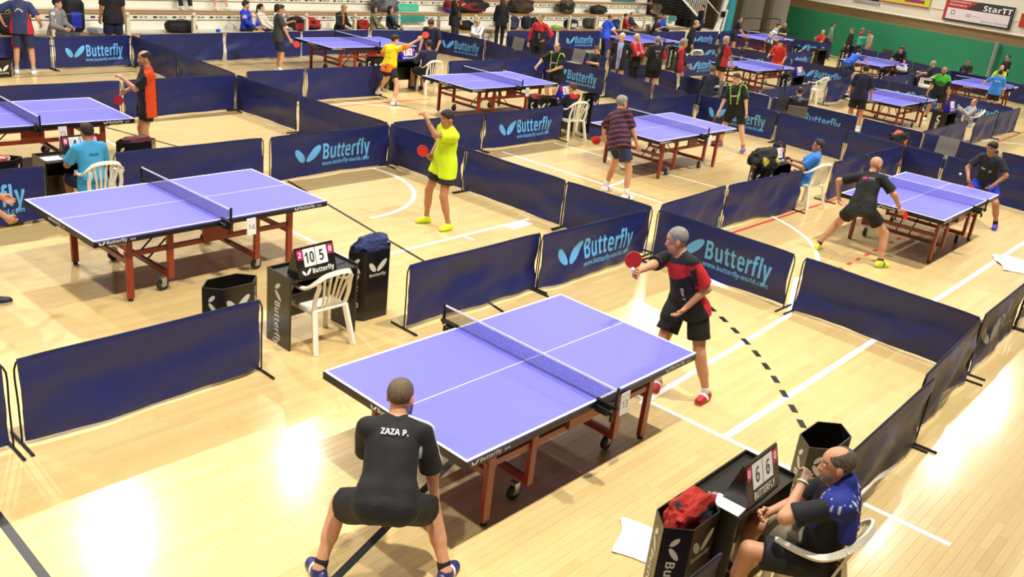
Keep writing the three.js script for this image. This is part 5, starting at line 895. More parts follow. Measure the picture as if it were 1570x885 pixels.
{
  const p = person({ at: [13.4, -15.6], f: 1.7, H: 1.62, q: 'B', abs: 1, pel: [0.04, 0.76, -0.02], up: [0.0, 0.5, 0.1], aR: [-0.36, 0.08, -0.25], aL: [0.4, 0.16, 0.05], wR: [-0.5, 1.42, 0.25], wL: [0.3, 0.85, 0.3], eR: [-0.3, -0.8, -0.3], eL: [1, -0.2, -0.3], kR: [-0.8, 0.1, 0.8], look: [-0.5, 0.1], skin: SK2, cR: 0.8, label: 'player in a yellow and orange shirt swinging his red bat high', hair: { c: 0x2e2019, st: 'full' }, top: { c: 0xf2d80e, sl: 0.9, loose: 0.022, f: (x, y, z, a) => a > 0 ? (z > 0.01 || a > 0.5 ? 0xf0861a : null) : y < 0.05 + 0.06 * nz(x * 9, y * 9) ? 0xee7a18 : z < -0.08 && x > -0.1 && x < 0.1 && Math.abs(((y % 0.06) + 0.06) % 0.06 - 0.03) < 0.006 && y > 0.15 && y < 0.4 ? 0x7a6a10 : null }, bot: { c: 0x15151a, sh: 0.6 }, shoe: 0xe8e6e4, shoeTrim: 0x2a1c22, sock: 0xe8e6e4 });
  bat(p, p.hR, 'red bat swung high by the player in yellow', [0.75, 0.5, 0.3], [-0.3, 0.6, 0.6]);
}
person({ at: [17.0, -13.85], f: -1.45, H: 1.62, q: 'B', pel: [0, 0.9, -0.04], up: [0, 1, 0.16], wR: [-0.36, 1.02, 0.34], wL: [0.08, 0.98, 0.3], eR: [-1, -0.3, -0.4], eL: [1, -0.3, -0.3], skin: SK2, fat: 1.25, look: [0.35, 0.1], glasses: 1, beard: 0x8a7262, label: 'bearded balding player in black with lime trim behind his table', hair: { c: 0x5a4636, st: 'balding' }, top: { c: 0x121315, sl: 0.9, loose: 0.026, f: lime }, bot: shortsB, shoe: 0x30343c, sock: 0xe8e8e8 });
person({ at: [14.78, -11.55], f: 3.0, H: 1.5, q: 'B', pose: 'sit', up: [0, 1, -0.12], wL: [0.1, 0.82, 0.34], wR: [-0.1, 0.82, 0.36], skin: SK2, glasses: 1, look: [0.3, 0.1], label: 'boy in a navy jacket with red collar keeping score', hair: { c: 0x5a4330, st: 'full' }, top: { c: 0x171b30, long: 1, collar: 0xc8202c, f: (x, y) => y > 0.43 && Math.abs(x) < 0.13 ? 0xc8202c : null }, bot: { c: 0x17192a, long: 1 }, shoe: 0x1b1b20 });
person({ at: [15.02, -16.16], f: 3.0, H: 1.66, q: 'B', pose: 'sit', up: [0, 1, 0.02], wL: [0.16, 0.8, 0.38], wR: [-0.16, 0.8, 0.4], skin: SK3, label: 'umpire in a navy tracksuit seen from behind near the yellow player', hair: { c: 0x2a1f1a, st: 'short' }, top: { c: 0x1a2146, long: 1, f: (x, y, z, a) => a > 0 && Math.abs(z + 0.05) < 0.01 ? 0xdadada : null }, bot: { c: 0x15182a, sh: 0.8 }, shoe: 0x1b1b20 });
person({ at: [16.05, -17.2], f: -1.0, H: 1.66, q: 'B', up: [0, 1, 0.12], wL: [0.24, 0.95, 0.28], wR: [-0.22, 0.92, 0.28], look: [0, 0.55], skin: SK3, label: 'man in a navy shirt standing and looking down at the score desk', hair: { c: 0x2b211b, st: 'full' }, top: { c: 0x151a36, sl: 0.85, f: (x, y, z) => z > 0.08 && Math.abs(x + 0.06) < 0.015 && Math.abs(y - 0.3) < 0.012 ? 0xe8e8e8 : null }, bot: { c: 0x16182a, long: 1 }, shoe: 0x202024 });
{
  const p = person({ at: [12.95, -19.25], f: 1.2, H: 1.64, q: 'B', wR: [-0.26, 0.86, 0.24], wL: [0.1, 1.3, 0.34], eL: [0.8, -0.8, 0], eR: [-0.6, -0.2, -0.9], glasses: 1, skin: SK1, look: [-0.2, 0.1], label: 'boy with glasses in a dark grey shirt holding a red bat', hair: { c: 0x2f251e, st: 'full' }, top: { c: 0x31353a, sl: 0.75, loose: 0.026, hem: -0.14 }, bot: { c: 0x181c38, sh: 0.85 }, shoe: 0xe8e8e8, sock: 0xe8e8e8 });
  bat(p, p.hR, 'red bat hanging from the hand of the boy in dark grey', [0.6, -0.35, 0.5], TOCAM);
}
person({ at: [7.42, -20.15], f: 2.6, H: 1.75, q: 'B', wL: [0.36, 1.02, 0.1], wR: [-0.34, 1.02, 0.14], eL: [1, 0, -0.3], aL: [0.16, 0.08, 0], aR: [-0.16, 0.08, 0], skin: SK1, look: [0, 0.1], label: 'player in a navy shirt with red sides seen from behind at the left edge', hair: { c: 0x3a2e26, st: 'short' }, top: { c: 0x2b3560, sl: 0.85, loose: 0.026, f: (x, y, z, a) => a === 0 && Math.abs(x) > 0.14 && y < 0.3 ? 0xb8222a : z < -0.1 && Math.abs(Math.hypot(x, y - 0.3) - 0.07) < 0.008 && y > 0.31 ? 0xd8d8dc : null }, bot: { c: 0x232b50, sh: 0.85, f: (x) => x > 0.17 ? 0xa02028 : null }, shoe: 0xe8e8ea, shoeTrim: 0x30343c, sock: 0xb0b0b0 });
// people in the aisle and around the far courts
const jacketRB = (x, y, z, a) => a > 0 ? 0xc2222a : y > 0.3 && z > 0.02 ? 0xc2222a : null;
{
  const p = person({ at: [20.55, -17.5], f: -1.3, H: 1.74, pose: 'hips', wR: [-0.28, 0.88, 0.06], look: [-0.5, 0], skin: SK1, q: 'B', label: 'coach in a red and black tracksuit with one hand on his hip', hair: { c: 0x6b5f54, st: 'short' }, top: { c: 0x17171a, long: 1, f: jacketRB, hem: -0.16 }, bot: { c: 0x141417, long: 1 }, shoe: 0x202024 });
  printOn(p, 'chest_print', textTex(['StarTT'], '#e8e8e8', 256, 72, 'bold 58px sans-serif'), 0.05, 0.16, 0.22, 0.06, true, 0.142, 1.2, -PI / 2);
}
{
  const p = person({ at: [25.4, -18.75], f: 1.2, H: 1.62, q: 'C', up: [0.1, 1, 0.2], wR: [-0.2, 1.0, 0.42], wL: [0.26, 0.95, 0.2], skin: SK1, look: [-0.2, 0.2], label: 'player in a bright blue shirt with a red bat beside the stand', hair: { c: 0x5a4a3c, st: 'balding' }, top: { c: 0x1f4fe0, sl: 0.9, loose: 0.026, f: (x, y, z, a) => a > 0.6 ? 0xe8e8f0 : null }, bot: { c: 0x15161c, long: 1, f: (x) => x < -0.1 ? 0x2a2a8a : null }, shoe: 0xe0e0e0 });
  bat(p, p.hR, 'red bat of the player in the bright blue shirt', [0.6, 0.3, 0.5], TOCAM);
}
person({ at: [20.35, -14.45], f: -1.1, H: 1.68, q: 'B', wL: [0.18, 1.0, -0.16], wR: [-0.18, 1.0, -0.16], look: [-0.4, 0], skin: SK2, label: 'white-haired man in a dark blazer, striped tie and beige trousers', hair: { c: 0xc9c0b2, st: 'short', line: 0.012 }, brow: 0xb0a698, top: { name: 'blazer', c: 0x16181f, long: 1, hem: -0.22, loose: 0.024, collar: 0x9aa0d8, f: (x, y, z) => z > 0.05 && Math.abs(x) < 0.055 * (1.4 - (0.45 - y)) ? (Math.abs(x) < 0.02 ? (((y * 40 + x * 40) % 2 + 2) % 2 < 1 ? 0x3a3f8c : 0xb8bce0) : 0xa6aae0) : null }, bot: { c: 0xb79d6c, long: 1 }, shoe: 0x2a221c });
person({ at: [21.2, -14.55], f: -0.2, H: 1.64, q: 'B', pose: 'fold', look: [0.3, -0.2], skin: SK2, label: 'bald man in a red and black jacket looking up with folded arms', top: { c: 0xb8202a, long: 1, hem: -0.18, f: (x, y, z, a) => z < -0.02 || y < 0.12 ? 0x17171a : Math.abs(Math.abs(x) - 0.1) < 0.008 ? 0xe0d0d0 : null }, bot: { c: 0x16161a, long: 1 }, shoe: 0x1c1c20 });
person({ at: [20.75, -15.55], f: -1.1, H: 1.5, q: 'C', pose: 'sitfold', up: [0, 1, 0.1], look: [0.3, 0.1], skin: SK2, label: 'brown-haired boy in dark navy sitting with folded arms in the aisle', hair: { c: 0x4a3524, st: 'full' }, top: { c: 0x141828, sl: 0.85 }, bot: { c: 0x15172a, long: 1 }, shoe: 0x1c1c20 });
{
  const p = person({ at: [20.95, -13.72], f: 2.5, H: 1.7, q: 'B', wL: [0.24, 0.98, 0.18], wR: [-0.24, 0.98, 0.18], skin: SK2, label: 'grey-haired man in a black shirt printed on the back, seen from behind', hair: { c: 0x8d867c, st: 'short' }, top: { c: 0x131316, sl: 0.95, loose: 0.03, hem: -0.14, f: (x, y, z, a) => a > 0 && x < 0 ? 0xa8242c : null }, bot: { c: 0x121214, sh: 0.75 }, shoe: 0xe0e0e0, sock: 0xe8e8e8 });
  printOn(p, 'back_print', textTex(['SPORT', '~~~~', 'TT', '~~'], '#d6d6d6', 128, 160, 'bold 34px sans-serif'), 0, 0.29, 0.2, 0.24, false, 0.15, 0.8);
}
person({ at: [21.35, -13.2], f: 0.6, H: 1.72, q: 'B', wL: [0.22, 1.02, 0.22], wR: [-0.26, 0.84, 0.1], look: [0.2, 0.1], skin: SK1, label: 'grey-haired man in a black and red tracksuit with a white stripe down the leg', hair: { c: 0x9a948a, st: 'full' }, top: { c: 0x151518, long: 1, f: (x, y, z, a) => a > 0 && x < 0 ? 0xb4222a : y > 0.4 && x < -0.04 ? 0xb4222a : null }, bot: { c: 0x141417, long: 1, f: (x) => x < -0.172 ? 0xd8d8d8 : null }, shoe: 0x1c1c20 });
person({ at: [28.2, -17.2], f: 0.6, H: 1.68, q: 'C', up: [0, 1, 0.2], look: [0, 0.2], skin: SK2, fat: 1.2, label: 'bald man in a dark suit standing with his back turned', hair: { c: 0x9a8f84, st: 'balding' }, top: { name: 'suit_jacket', c: 0x14161e, long: 1, hem: -0.3 }, bot: { c: 0x14161e, long: 1 }, shoe: 0x161616 });
{
  const p = person({ at: [24.5, -13.72], f: 1.2, H: 1.67, q: 'C', wR: [-0.22, 0.92, 0.24], wL: [0.24, 0.9, 0.1], look: [-0.3, 0], skin: SK2, label: 'white-haired player in a black and red printed shirt seen from behind', hair: { c: 0xb8b2a6, st: 'full' }, top: { c: 0x131316, sl: 0.9, loose: 0.026, f: (x, y, z, a) => a > 0 && x < 0 || x < -0.12 ? 0xc02a34 : null }, bot: shortsB, shoe: 0xe0e0e0, sock: 0xe0e0e0 });
  printOn(p, 'back_print', textTex(['TT', 'SPORT', 'CLUB', '~~'], '#dedede', 128, 160, 'bold 36px sans-serif'), 0.03, 0.3, 0.2, 0.24, false, 0.15, 0.8);
  bat(p, p.hR, 'bat of the white-haired player in black and red', [0.5, -0.3, 0.4], TOCAM, true);
}
person({ at: [21.0, -12.0], f: 1.9, H: 1.58, q: 'C', pose: 'sit', up: [0, 1, 0.25], look: [-0.3, 0.15], skin: SK3, label: 'short-haired man in a navy jacket with white sleeve trim sitting in the aisle', hair: { c: 0x5e5046, st: 'short' }, top: { c: 0x161b34, long: 1, f: (x, y, z, a) => a > 0.65 && x < 0 && a < 0.85 ? 0xe4e4ea : null }, bot: { c: 0x15172a, long: 1 }, shoe: 0x1c1c20 });
person({ at: [20.3, -9.2], f: 2.1, H: 1.62, q: 'C', pose: 'sit', up: [0, 1, 0.1], skin: SK2, fat: 1.2, label: 'balding man in a black leather jacket sitting in the aisle seen from behind', hair: { c: 0x2a221c, st: 'balding' }, top: { c: 0x15161a, long: 1, loose: 0.03, mat: new THREE.MeshPhysicalMaterial({ vertexColors: true, roughness: 0.42 }) }, bot: { c: 0x7d8aa6, long: 1 }, shoe: 0x1c1c20 });
shellChair(20.3, -9.2, 2.1, 'grey shell chair under the man in the leather jacket');
shellChair(20.95, -20.4, -0.9, 'grey shell chair under the man with folded arms in white');
person({ at: [20.95, -20.4], f: -1.0, H: 1.55, q: 'C', pose: 'sitfold', look: [0, 0.25], skin: SK2, glasses: 1, label: 'bald man in a white shirt sitting with folded arms before the stand', hair: { c: 0x7a5a44, st: 'balding' }, top: { c: 0xe2e4f0, long: 1, name: 'shirt', f: (x, y, z) => z > 0.05 && Math.abs(x - 0.04 - y * 0.2) < 0.012 && y > 0.2 ? 0x54303a : null }, bot: { c: 0x5a2430, long: 1 }, shoe: 0x1c1c20 });
// column three players
{
  const p = person({ at: [28.6, -14.0], f: -1.5, H: 1.6, q: 'C', pose: 'ready', up: [0, 1, 0.22], wR: [-0.24, 0.98, 0.3], wL: [0.3, 0.86, 0.2], look: [0.1, 0.15], skin: SK2, label: 'young player in a red polo leaning forward behind his table', hair: { c: 0x2e221c, st: 'full' }, top: { c: 0xd8301e, sl: 0.85, loose: 0.024 }, bot: shortsB, shoe: 0x4aa03a, sock: 0xe8e8e8 });
}
{
  const p = person({ at: [23.3, -8.98], f: 1.8, H: 1.72, q: 'B', wL: [0.26, 0.9, 0.16], wR: [-0.26, 0.92, 0.18], aL: [0.15, 0.08, 0], aR: [-0.15, 0.08, 0], look: [-0.2, 0.05], skin: SK3, label: 'player in a navy shirt and black shorts seen from behind', hair: { c: 0x2a1f18, st: 'balding' }, top: { c: 0x171b38, sl: 0.9, loose: 0.026 }, bot: { c: 0x121216, sh: 0.75 }, shoe: 0xe6e6ea, sock: 0xf0f0f0 });
}
{
  const p = person({ at: [28.0, -8.55], f: -1.3, H: 1.6, q: 'B', wL: [0.3, 0.86, 0.1], wR: [-0.3, 0.88, 0.12], aL: [0.18, 0.08, 0], aR: [-0.18, 0.08, 0], look: [-0.1, 0.2], skin: SK3, beard: 0x2a1f1a, label: 'bald bearded player in a green and black polo', brow: 0x2a1f1a, top: { c: 0x131614, sl: 0.9, loose: 0.022, collar: 0x4fb62e, f: (x, y, z, a) => { const k = y + 0.1 * nz(x * 6, y * 6); return k > 0.3 && (a < 0.4) ? 0x4fb62e : k > 0.2 && a < 0.3 ? 0x2c6b22 : null; } }, bot: { c: 0x121216, sh: 0.75 }, shoe: 0xf0f0f0, sock: 0x141418 });
  bat(p, p.hL, 'bat hanging at the side of the player in the green polo', [0.2, -0.9, 0.1], [0.3, 0.1, 0.9]);
}
person({ at: [26.0, -7.02], f: -2.5, H: 1.42, q: 'B', pose: 'sit', up: [0, 1, -0.12], wL: [0.1, 0.95, 0.3], wR: [-0.1, 0.9, 0.34], look: [0.2, 0.1], skin: SK2, label: 'balding umpire in a grey jacket holding up a sheet', hair: { c: 0x6b5a4c, st: 'balding' }, top: { c: 0xa9a6ac, long: 1, f: (x, y, z, a) => Math.abs(Math.abs(x) - 0.15) < 0.008 && z < 0 ? 0x2a2a3a : null }, bot: { c: 0x30323c, long: 1 }, shoe: 0x222226 });
// far right courts
{
  const p = person({ at: [32.3, -13.0], f: 1.3, H: 1.6, q: 'C', pose: 'ready', pel: [0, 0.85, -0.2], up: [0, 0.55, 0.8], wR: [-0.15, 0.9, 0.7], wL: [0.2, 0.92, 0.6], aL: [0.3, 0.08, 0.1], aR: [-0.35, 0.08, -0.25], look: [0, 0.1], skin: SK2, label: 'player in a blue shirt bending low over his table', hair: { c: 0x2a201a, st: 'full' }, top: { c: 0x2460dc, sl: 0.8 }, bot: { c: 0x1a1c2e, sh: 0.8 }, shoe: 0xe0e0e0 });
}
person({ at: [36.1, -12.75], f: -1.5, H: 1.6, q: 'C', pose: 'ready', pel: [0, 0.72, -0.15], wL: [0.32, 0.7, 0.3], wR: [-0.2, 0.9, 0.3], skin: SK1, label: 'player in a black shirt crouching before the green wall', hair: { c: 0x241b17, st: 'full' }, top: { c: 0x141518, sl: 0.8, f: (x, y, z) => z > 0.07 && Math.abs(x - 0.06) < 0.02 && Math.abs(y - 0.3) < 0.015 ? 0xb0b4c0 : null }, bot: shortsB, shoe: 0x30343c, sock: 0xe0e0e0 });
person({ at: [39.4, -13.9], f: -1.4, H: 1.5, q: 'D', pose: 'sit', wR: [-0.06, 1.0, 0.2], skin: SK1, label: 'dark-clothed woman sitting at the green wall behind the crouching player', hair: { c: 0x241a16, st: 'long' }, top: { c: 0x1b1820, long: 1 }, bot: { c: 0x17171c, long: 1 }, shoe: 0x1c1c20 });
person({ at: [34.3, -10.95], f: -2.6, H: 1.55, q: 'C', pose: 'sit', up: [0, 1, -0.1], wL: [0.1, 0.8, 0.4], skin: SK2, label: 'bald umpire in a black polo sitting by the green wall', hair: { c: 0xa89c90, st: 'balding' }, top: { c: 0x1a1c28, sl: 0.85 }, bot: { c: 0x17181f, long: 1 }, shoe: 0x1c1c20 });
person({ at: [35.35, -8.95], f: -1.5, H: 1.45, q: 'C', pose: 'ready', up: [0, 1, 0.2], skin: SK2, label: 'bald player in a lime shirt at the far right table', brow: 0x9a8a7a, top: { c: 0xa6d42a, sl: 0.85 }, bot: shortsB, shoe: 0xe0e0e0 });
person({ at: [31.4, -7.95], f: 1.7, H: 1.5, q: 'C', wL: [0.5, 1.1, 0.2], wR: [-0.26, 0.9, 0.2], skin: SK2, label: 'player in a sky blue shirt seen from behind at the far right table', hair: { c: 0x201814, st: 'short' }, top: { c: 0x2f86e8, sl: 0.85, loose: 0.024, f: (x, y, z) => z < -0.08 && Math.abs(y - 0.36) < 0.02 && (Math.abs(x - 0.05) < 0.03 || Math.abs(x + 0.05) < 0.03) ? 0xd4e4f4 : null }, bot: { c: 0x141416, sh: 0.7 }, shoe: 0xe0e0e0, sock: 0xe0e0e0 });
person({ at: [37.95, -9.5], f: -2.2, H: 1.55, q: 'D', skin: SK1, label: 'man in black standing at the green wall near the right edge', hair: { c: 0x3a2c24, st: 'short' }, top: { c: 0x15161a, sl: 0.85 }, bot: { c: 0x17181f, long: 1 }, shoe: 0x1c1c20 });
person({ at: [37.75, -10.75], f: -1.2, H: 1.5, q: 'D', pose: 'sitfold', skin: SK3, label: 'man in black sitting with folded arms against the green wall', hair: { c: 0x241a16, st: 'short' }, top: { c: 0x15161a, long: 1 }, bot: { c: 0x17181f, long: 1 }, shoe: 0x1c1c20 });
shellChair(37.75, -10.75, -1.2, 'dark chair under the man with folded arms at the green wall', M(0x22242a, 0.6));
person({ at: [40.1, -19.6], f: -1.2, H: 1.6, q: 'D', pose: 'sitfold', skin: SK2, beard: 0x1a1412, label: 'bearded man in black with folded arms in the far corner', hair: { c: 0x2a201a, st: 'balding' }, top: { c: 0x15161a, sl: 0.85 }, bot: { c: 0x17181f, long: 1 }, shoe: 0x1c1c20 });
shellChair(40.1, -19.6, -1.2, 'dark chair under the bearded man in the far corner', M(0x22242a, 0.6));
person({ at: [40.2, -17.8], f: -1.9, H: 1.55, q: 'C', pose: 'sit', wR: [-0.1, 0.9, 0.34], skin: SK2, label: 'umpire with blond hair in a red shirt at the green wall', hair: { c: 0xb89a5c, st: 'short' }, top: { c: 0xd02c22, sl: 0.85 }, bot: { c: 0x17181f, long: 1 }, shoe: 0x1c1c20 });
shellChair(40.2, -17.8, -1.9, 'dark chair under the umpire in the red shirt', M(0x22242a, 0.6));
person({ at: [41.0, -17.75], f: 0.4, H: 1.5, q: 'D', skin: SK1, label: 'man in a grey jacket walking along the green wall', hair: { c: 0x3a2c24, st: 'short' }, top: { c: 0x8a9098, long: 1, hem: -0.2 }, bot: { c: 0x30343c, long: 1 }, shoe: 0x1c1c20 });
person({ at: [40.0, -16.4], f: -2.4, H: 1.48, q: 'D', skin: SK1, label: 'man in black standing left of the red jacket at the green wall', hair: { c: 0x6a4030, st: 'short' }, top: { c: 0x17171c, long: 1 }, bot: { c: 0x20222c, long: 1 }, shoe: 0x1c1c20 });
person({ at: [40.55, -16.2], f: 0.5, H: 1.53, q: 'D', skin: SK2, label: 'man in a dark red jacket with a turquoise bag at the green wall', hair: { c: 0x8d7a64, st: 'balding' }, top: { c: 0x9c1c28, long: 1, hem: -0.18 }, bot: { c: 0x20222c, long: 1 }, shoe: 0x1c1c20 });
bag('shoulder_bag', 'turquoise bag hanging on the back of the dark red jacket', 40.2, 0.75, -15.95, -0.87, 0.4, 0.42, 0.16, 0x3ac0a8);
person({ at: [40.2, -15.6], f: -2.3, H: 1.5, q: 'D', skin: SK2, up: [0, 1, 0.1], look: [0, 0.5], label: 'woman in a long beige puffer coat at the green wall', hair: { c: 0x5a4434, st: 'full' }, top: { name: 'coat', c: 0xb4a08e, long: 1, hem: -0.55, loose: 0.035, f: (x, y) => ((y % 0.09) + 0.09) % 0.09 < 0.012 ? 0x8e7c6c : null }, bot: { c: 0x20222c, long: 1 }, shoe: 0x1c1c20 });
{
  const p = person({ at: [34.5, -19.0], f: 0.7, H: 1.62, q: 'C', up: [0, 1, 0.25], wR: [-0.2, 0.95, 0.4], wL: [0.22, 0.95, 0.4], skin: SK1, label: 'player in navy beside the turquoise column', hair: { c: 0x2e221c, st: 'short' }, top: { c: 0x141a3c, sl: 0.85 }, bot: { c: 0x12141c, sh: 0.75 }, shoe: 0xe0e0e0 });
}
person({ at: [34.6, -17.45], f: 0.2, H: 1.62, q: 'C', up: [0, 1, 0.5], wL: [0.26, 0.98, 0.3], wR: [-0.26, 0.98, 0.3], skin: SK2, label: 'player in a swirled blue and white shirt leaning over the far table', hair: { c: 0x3a2a22, st: 'full' }, top: { c: 0x2a58c8, sl: 0.85, f: (x, y, z) => { const n = nz(x * 8, y * 8, z * 8); return n > 0.15 ? 0xe4e4ea : n < -0.2 ? 0xb8b83a : null; } }, bot: { c: 0x14151c, long: 1 }, shoe: 0xe0e0e0 });
// ---------------------------------------------------------------- spectators on and before the stand
const SEAT = 0;   // seat height of the step (0.45) against the chair seat of the sitting pose
const sitter = (x, off, o) => person({ at: [x, stz(x, off)], y: SEAT, f: 0, q: 'C', pose: 'sit', aL: [0.13, 0.08, 0.42], aR: [-0.13, 0.08, 0.42], ...o });
sitter(8.95, 0.22, { H: 1.72, f: 0.5, up: [0, 1, 0.18], look: [0.5, -0.1], skin: SK2, label: 'dark-haired spectator in a grey sweater at the far left', hair: { c: 0x1f1814, st: 'full' }, top: { c: 0x8d8b90, long: 1, name: 'sweater' }, bot: { c: 0x4a4a52, long: 1 }, shoe: 0x222226 });
sitter(14.1, 0.3, { H: 1.72, f: 0.6, look: [0.6, 0.1], skin: SK2, beard: 0x5a4030, label: 'smiling bearded spectator in a royal blue tracksuit top', hair: { c: 0x2a1f1a, st: 'full' }, top: { c: 0x1f3fd0, long: 1, f: (x, y, z, a) => a > 0.3 && a < 0.6 ? 0xe4c4e0 : null }, bot: { c: 0x15161c, sh: 0.7 }, shoe: 0xe0e0e0 });
sitter(14.6, 0.3, { H: 1.62, f: 0.6, look: [0.5, 0.05], skin: SK4, label: 'spectator with a ponytail in a cream pullover', hair: { c: 0x1d1512, st: 'pony' }, top: { c: 0xeae2d2, long: 1, name: 'pullover' }, bot: { c: 0x15151a, long: 1 }, shoe: 0x1c1c20 });
sitter(15.15, 0.3, { H: 1.62, f: 0.7, look: [0.4, 0.05], wL: [0.1, 1.05, 0.26], skin: SK2, glasses: 1, label: 'long-haired spectator in a white top with glasses', hair: { c: 0x2a1c16, st: 'long' }, top: { c: 0xece6ea, long: 1, name: 'pullover' }, bot: { c: 0x5a6a9c, long: 1 }, shoe: 0x1c1c20 });
sitter(17.35, 0.3, { H: 1.68, f: 0.2, up: [0, 1, 0.12], look: [0.2, 0.35], skin: SK4, label: 'blond spectator with an orange scarf on the stand', hair: { c: 0xc4a050, st: 'full' }, top: { c: 0x1b2230, long: 1, f: (x, y, z) => z > 0.04 && Math.abs(x) < 0.045 && y > 0.15 ? 0xee7a1c : null, collar: 0xee7a1c }, bot: { c: 0x15151c, long: 1 }, shoe: 0x1c1c20 });
sitter(18.7, 0.3, { H: 1.62, f: 0.8, look: [0.5, 0], wL: [0.04, 1.0, 0.24], skin: SK4, label: 'brown-haired woman in an olive top resting her chin on her hand', hair: { c: 0x3a241a, st: 'long' }, top: { c: 0x8a8468, long: 1, name: 'pullover' }, bot: { c: 0x2a2a48, long: 1 }, shoe: 0x1c1c20 });
sitter(19.35, 0.3, { H: 1.62, f: 0.9, look: [0.1, 0.1], skin: SK2, label: 'dark-haired woman with glasses in a dark coat on the stand', hair: { c: 0x221713, st: 'long' }, top: { c: 0x16182a, long: 1 }, bot: { c: 0x15151c, long: 1 }, shoe: 0xe0e0e0 });
person({ at: [9.95, -21.5], f: 2.9, H: 1.85, q: 'C', skin: SK3, label: 'tall man in black and navy shorts standing before the stand, cropped by the top edge', hair: { c: 0x2a1f1a, st: 'short' }, top: { c: 0x14141a, sl: 0.8, hem: -0.15 }, bot: { c: 0x171c44, sh: 0.85 }, shoe: 0xe0e0e0 });
sitter(13.05, 2.2, { y: 0.81, H: 1.7, f: 0.1, skin: SK2, label: 'spectator on the second step showing only dark trousers and white shoes', hair: { c: 0x2a1f1a, st: 'short' }, top: { c: 0x22242c, long: 1 }, bot: { c: 0x14141e, long: 1 }, shoe: 0xf0f0f0, aL: [0.1, 0.14, 0.6], aR: [-0.16, 0.14, 0.55] });
sitter(14.1, 2.2, { y: 0.81, H: 1.7, f: 0.3, skin: SK2, label: 'spectator on the second step showing a bare shin and a white shoe', hair: { c: 0x2a1f1a, st: 'short' }, top: { c: 0x5a2a2c, long: 1 }, bot: { c: 0x30343c, sh: 0.7 }, shoe: 0xf0f0f0, aL: [0.1, 0.14, 0.6], aR: [-0.3, 0.14, 0.5] });
person({ at: [21.4, stz(21.4) + 0.55], f: 0.4, H: 1.8, q: 'C', wR: [-0.1, 1.35, 0.25], skin: SK2, label: 'person in a black jacket and orange scarf standing before the teal steps', hair: { c: 0x2a1f1a, st: 'short' }, top: { c: 0x18181c, long: 1, hem: -0.24, loose: 0.03, f: (x, y, z) => z > 0.05 && Math.abs(x + 0.03 + (y - 0.3) * 0.2) < 0.03 && y > 0.05 ? 0xd8562a : null }, bot: { c: 0x20222c, long: 1 }, shoe: 0x1c1c20 });
person({ at: [23.75, stz(23.75) + 0.5], f: 2.4, H: 1.66, q: 'C', look: [0.3, 0.1], skin: SK2, label: 'long-haired woman in black standing with her back turned before the stand', hair: { c: 0x4a3022, st: 'long' }, top: { c: 0x18181e, long: 1, hem: -0.2 }, bot: { c: 0x18181e, long: 1 }, shoe: 0x1c1c20 });
person({ at: [32.3, -21.45], f: 0.2, H: 1.6, q: 'C', pose: 'sit', up: [0, 1, 0.25], wL: [0.12, 0.86, 0.4], wR: [-0.14, 0.86, 0.4], look: [-0.2, 0.2], skin: SK2, label: 'man in a navy polo leaning on the far barrier', hair: { c: 0x4a382c, st: 'full' }, top: { c: 0x161c38, sl: 0.85 }, bot: { c: 0x17181f, long: 1 }, shoe: 0x1c1c20 });
shellChair(32.3, -21.45, 0.2, 'grey shell chair under the man in the navy polo');
sitter(32.6, 0.3, { H: 1.4, f: 0.4, look: [0.6, 0], skin: SK2, label: 'child in a red tracksuit top on the stand', hair: { c: 0x2a1f1a, st: 'full' }, top: { c: 0xa8222c, long: 1 }, bot: { c: 0x20222c, long: 1 }, shoe: 0x1c1c20 });
sitter(33.6, 0.7, { H: 1.4, f: 0.2, look: [-0.4, 0], skin: SK2, label: 'blond child in a dark jacket behind the navy polo man', hair: { c: 0x8a6a40, st: 'full' }, top: { c: 0x2a3052, long: 1 }, bot: { c: 0x20222c, long: 1 }, shoe: 0x1c1c20 });
sitter(35.2, 0.2, { H: 1.5, f: 0.1, up: [0, 1, 0.2], look: [0, 0.3], skin: SK2, label: 'spectator in a royal blue jacket bending forward on the stand', hair: { c: 0x2a1f1a, st: 'short' }, top: { c: 0x1f4fe0, long: 1 }, bot: { c: 0x20222c, long: 1 }, shoe: 0x1c1c20 });
sitter(35.9, 1.35, { y: 0.42, H: 1.5, f: 0.5, look: [0.4, 0.1], skin: SK3, wL: [0.2, 0.9, 0.4], label: 'spectator in a black shirt on the second step at the end of the stand', hair: { c: 0x1d1714, st: 'short' }, top: { c: 0x16171c, sl: 0.8 }, bot: { c: 0x17181f, long: 1 }, shoe: 0x1c1c20, aL: [0.1, 0.12, 0.5], aR: [-0.14, 0.12, 0.5] });
person({ at: [36.4, -21.8], f: -2.2, H: 1.68, q: 'C', skin: SK2, label: 'person in a dark navy coat at the foot of the white staircase', hair: { c: 0x2a1f1a, st: 'short' }, top: { c: 0x171b2c, long: 1, hem: -0.26 }, bot: { c: 0x17181f, long: 1 }, shoe: 0x1c1c20 });
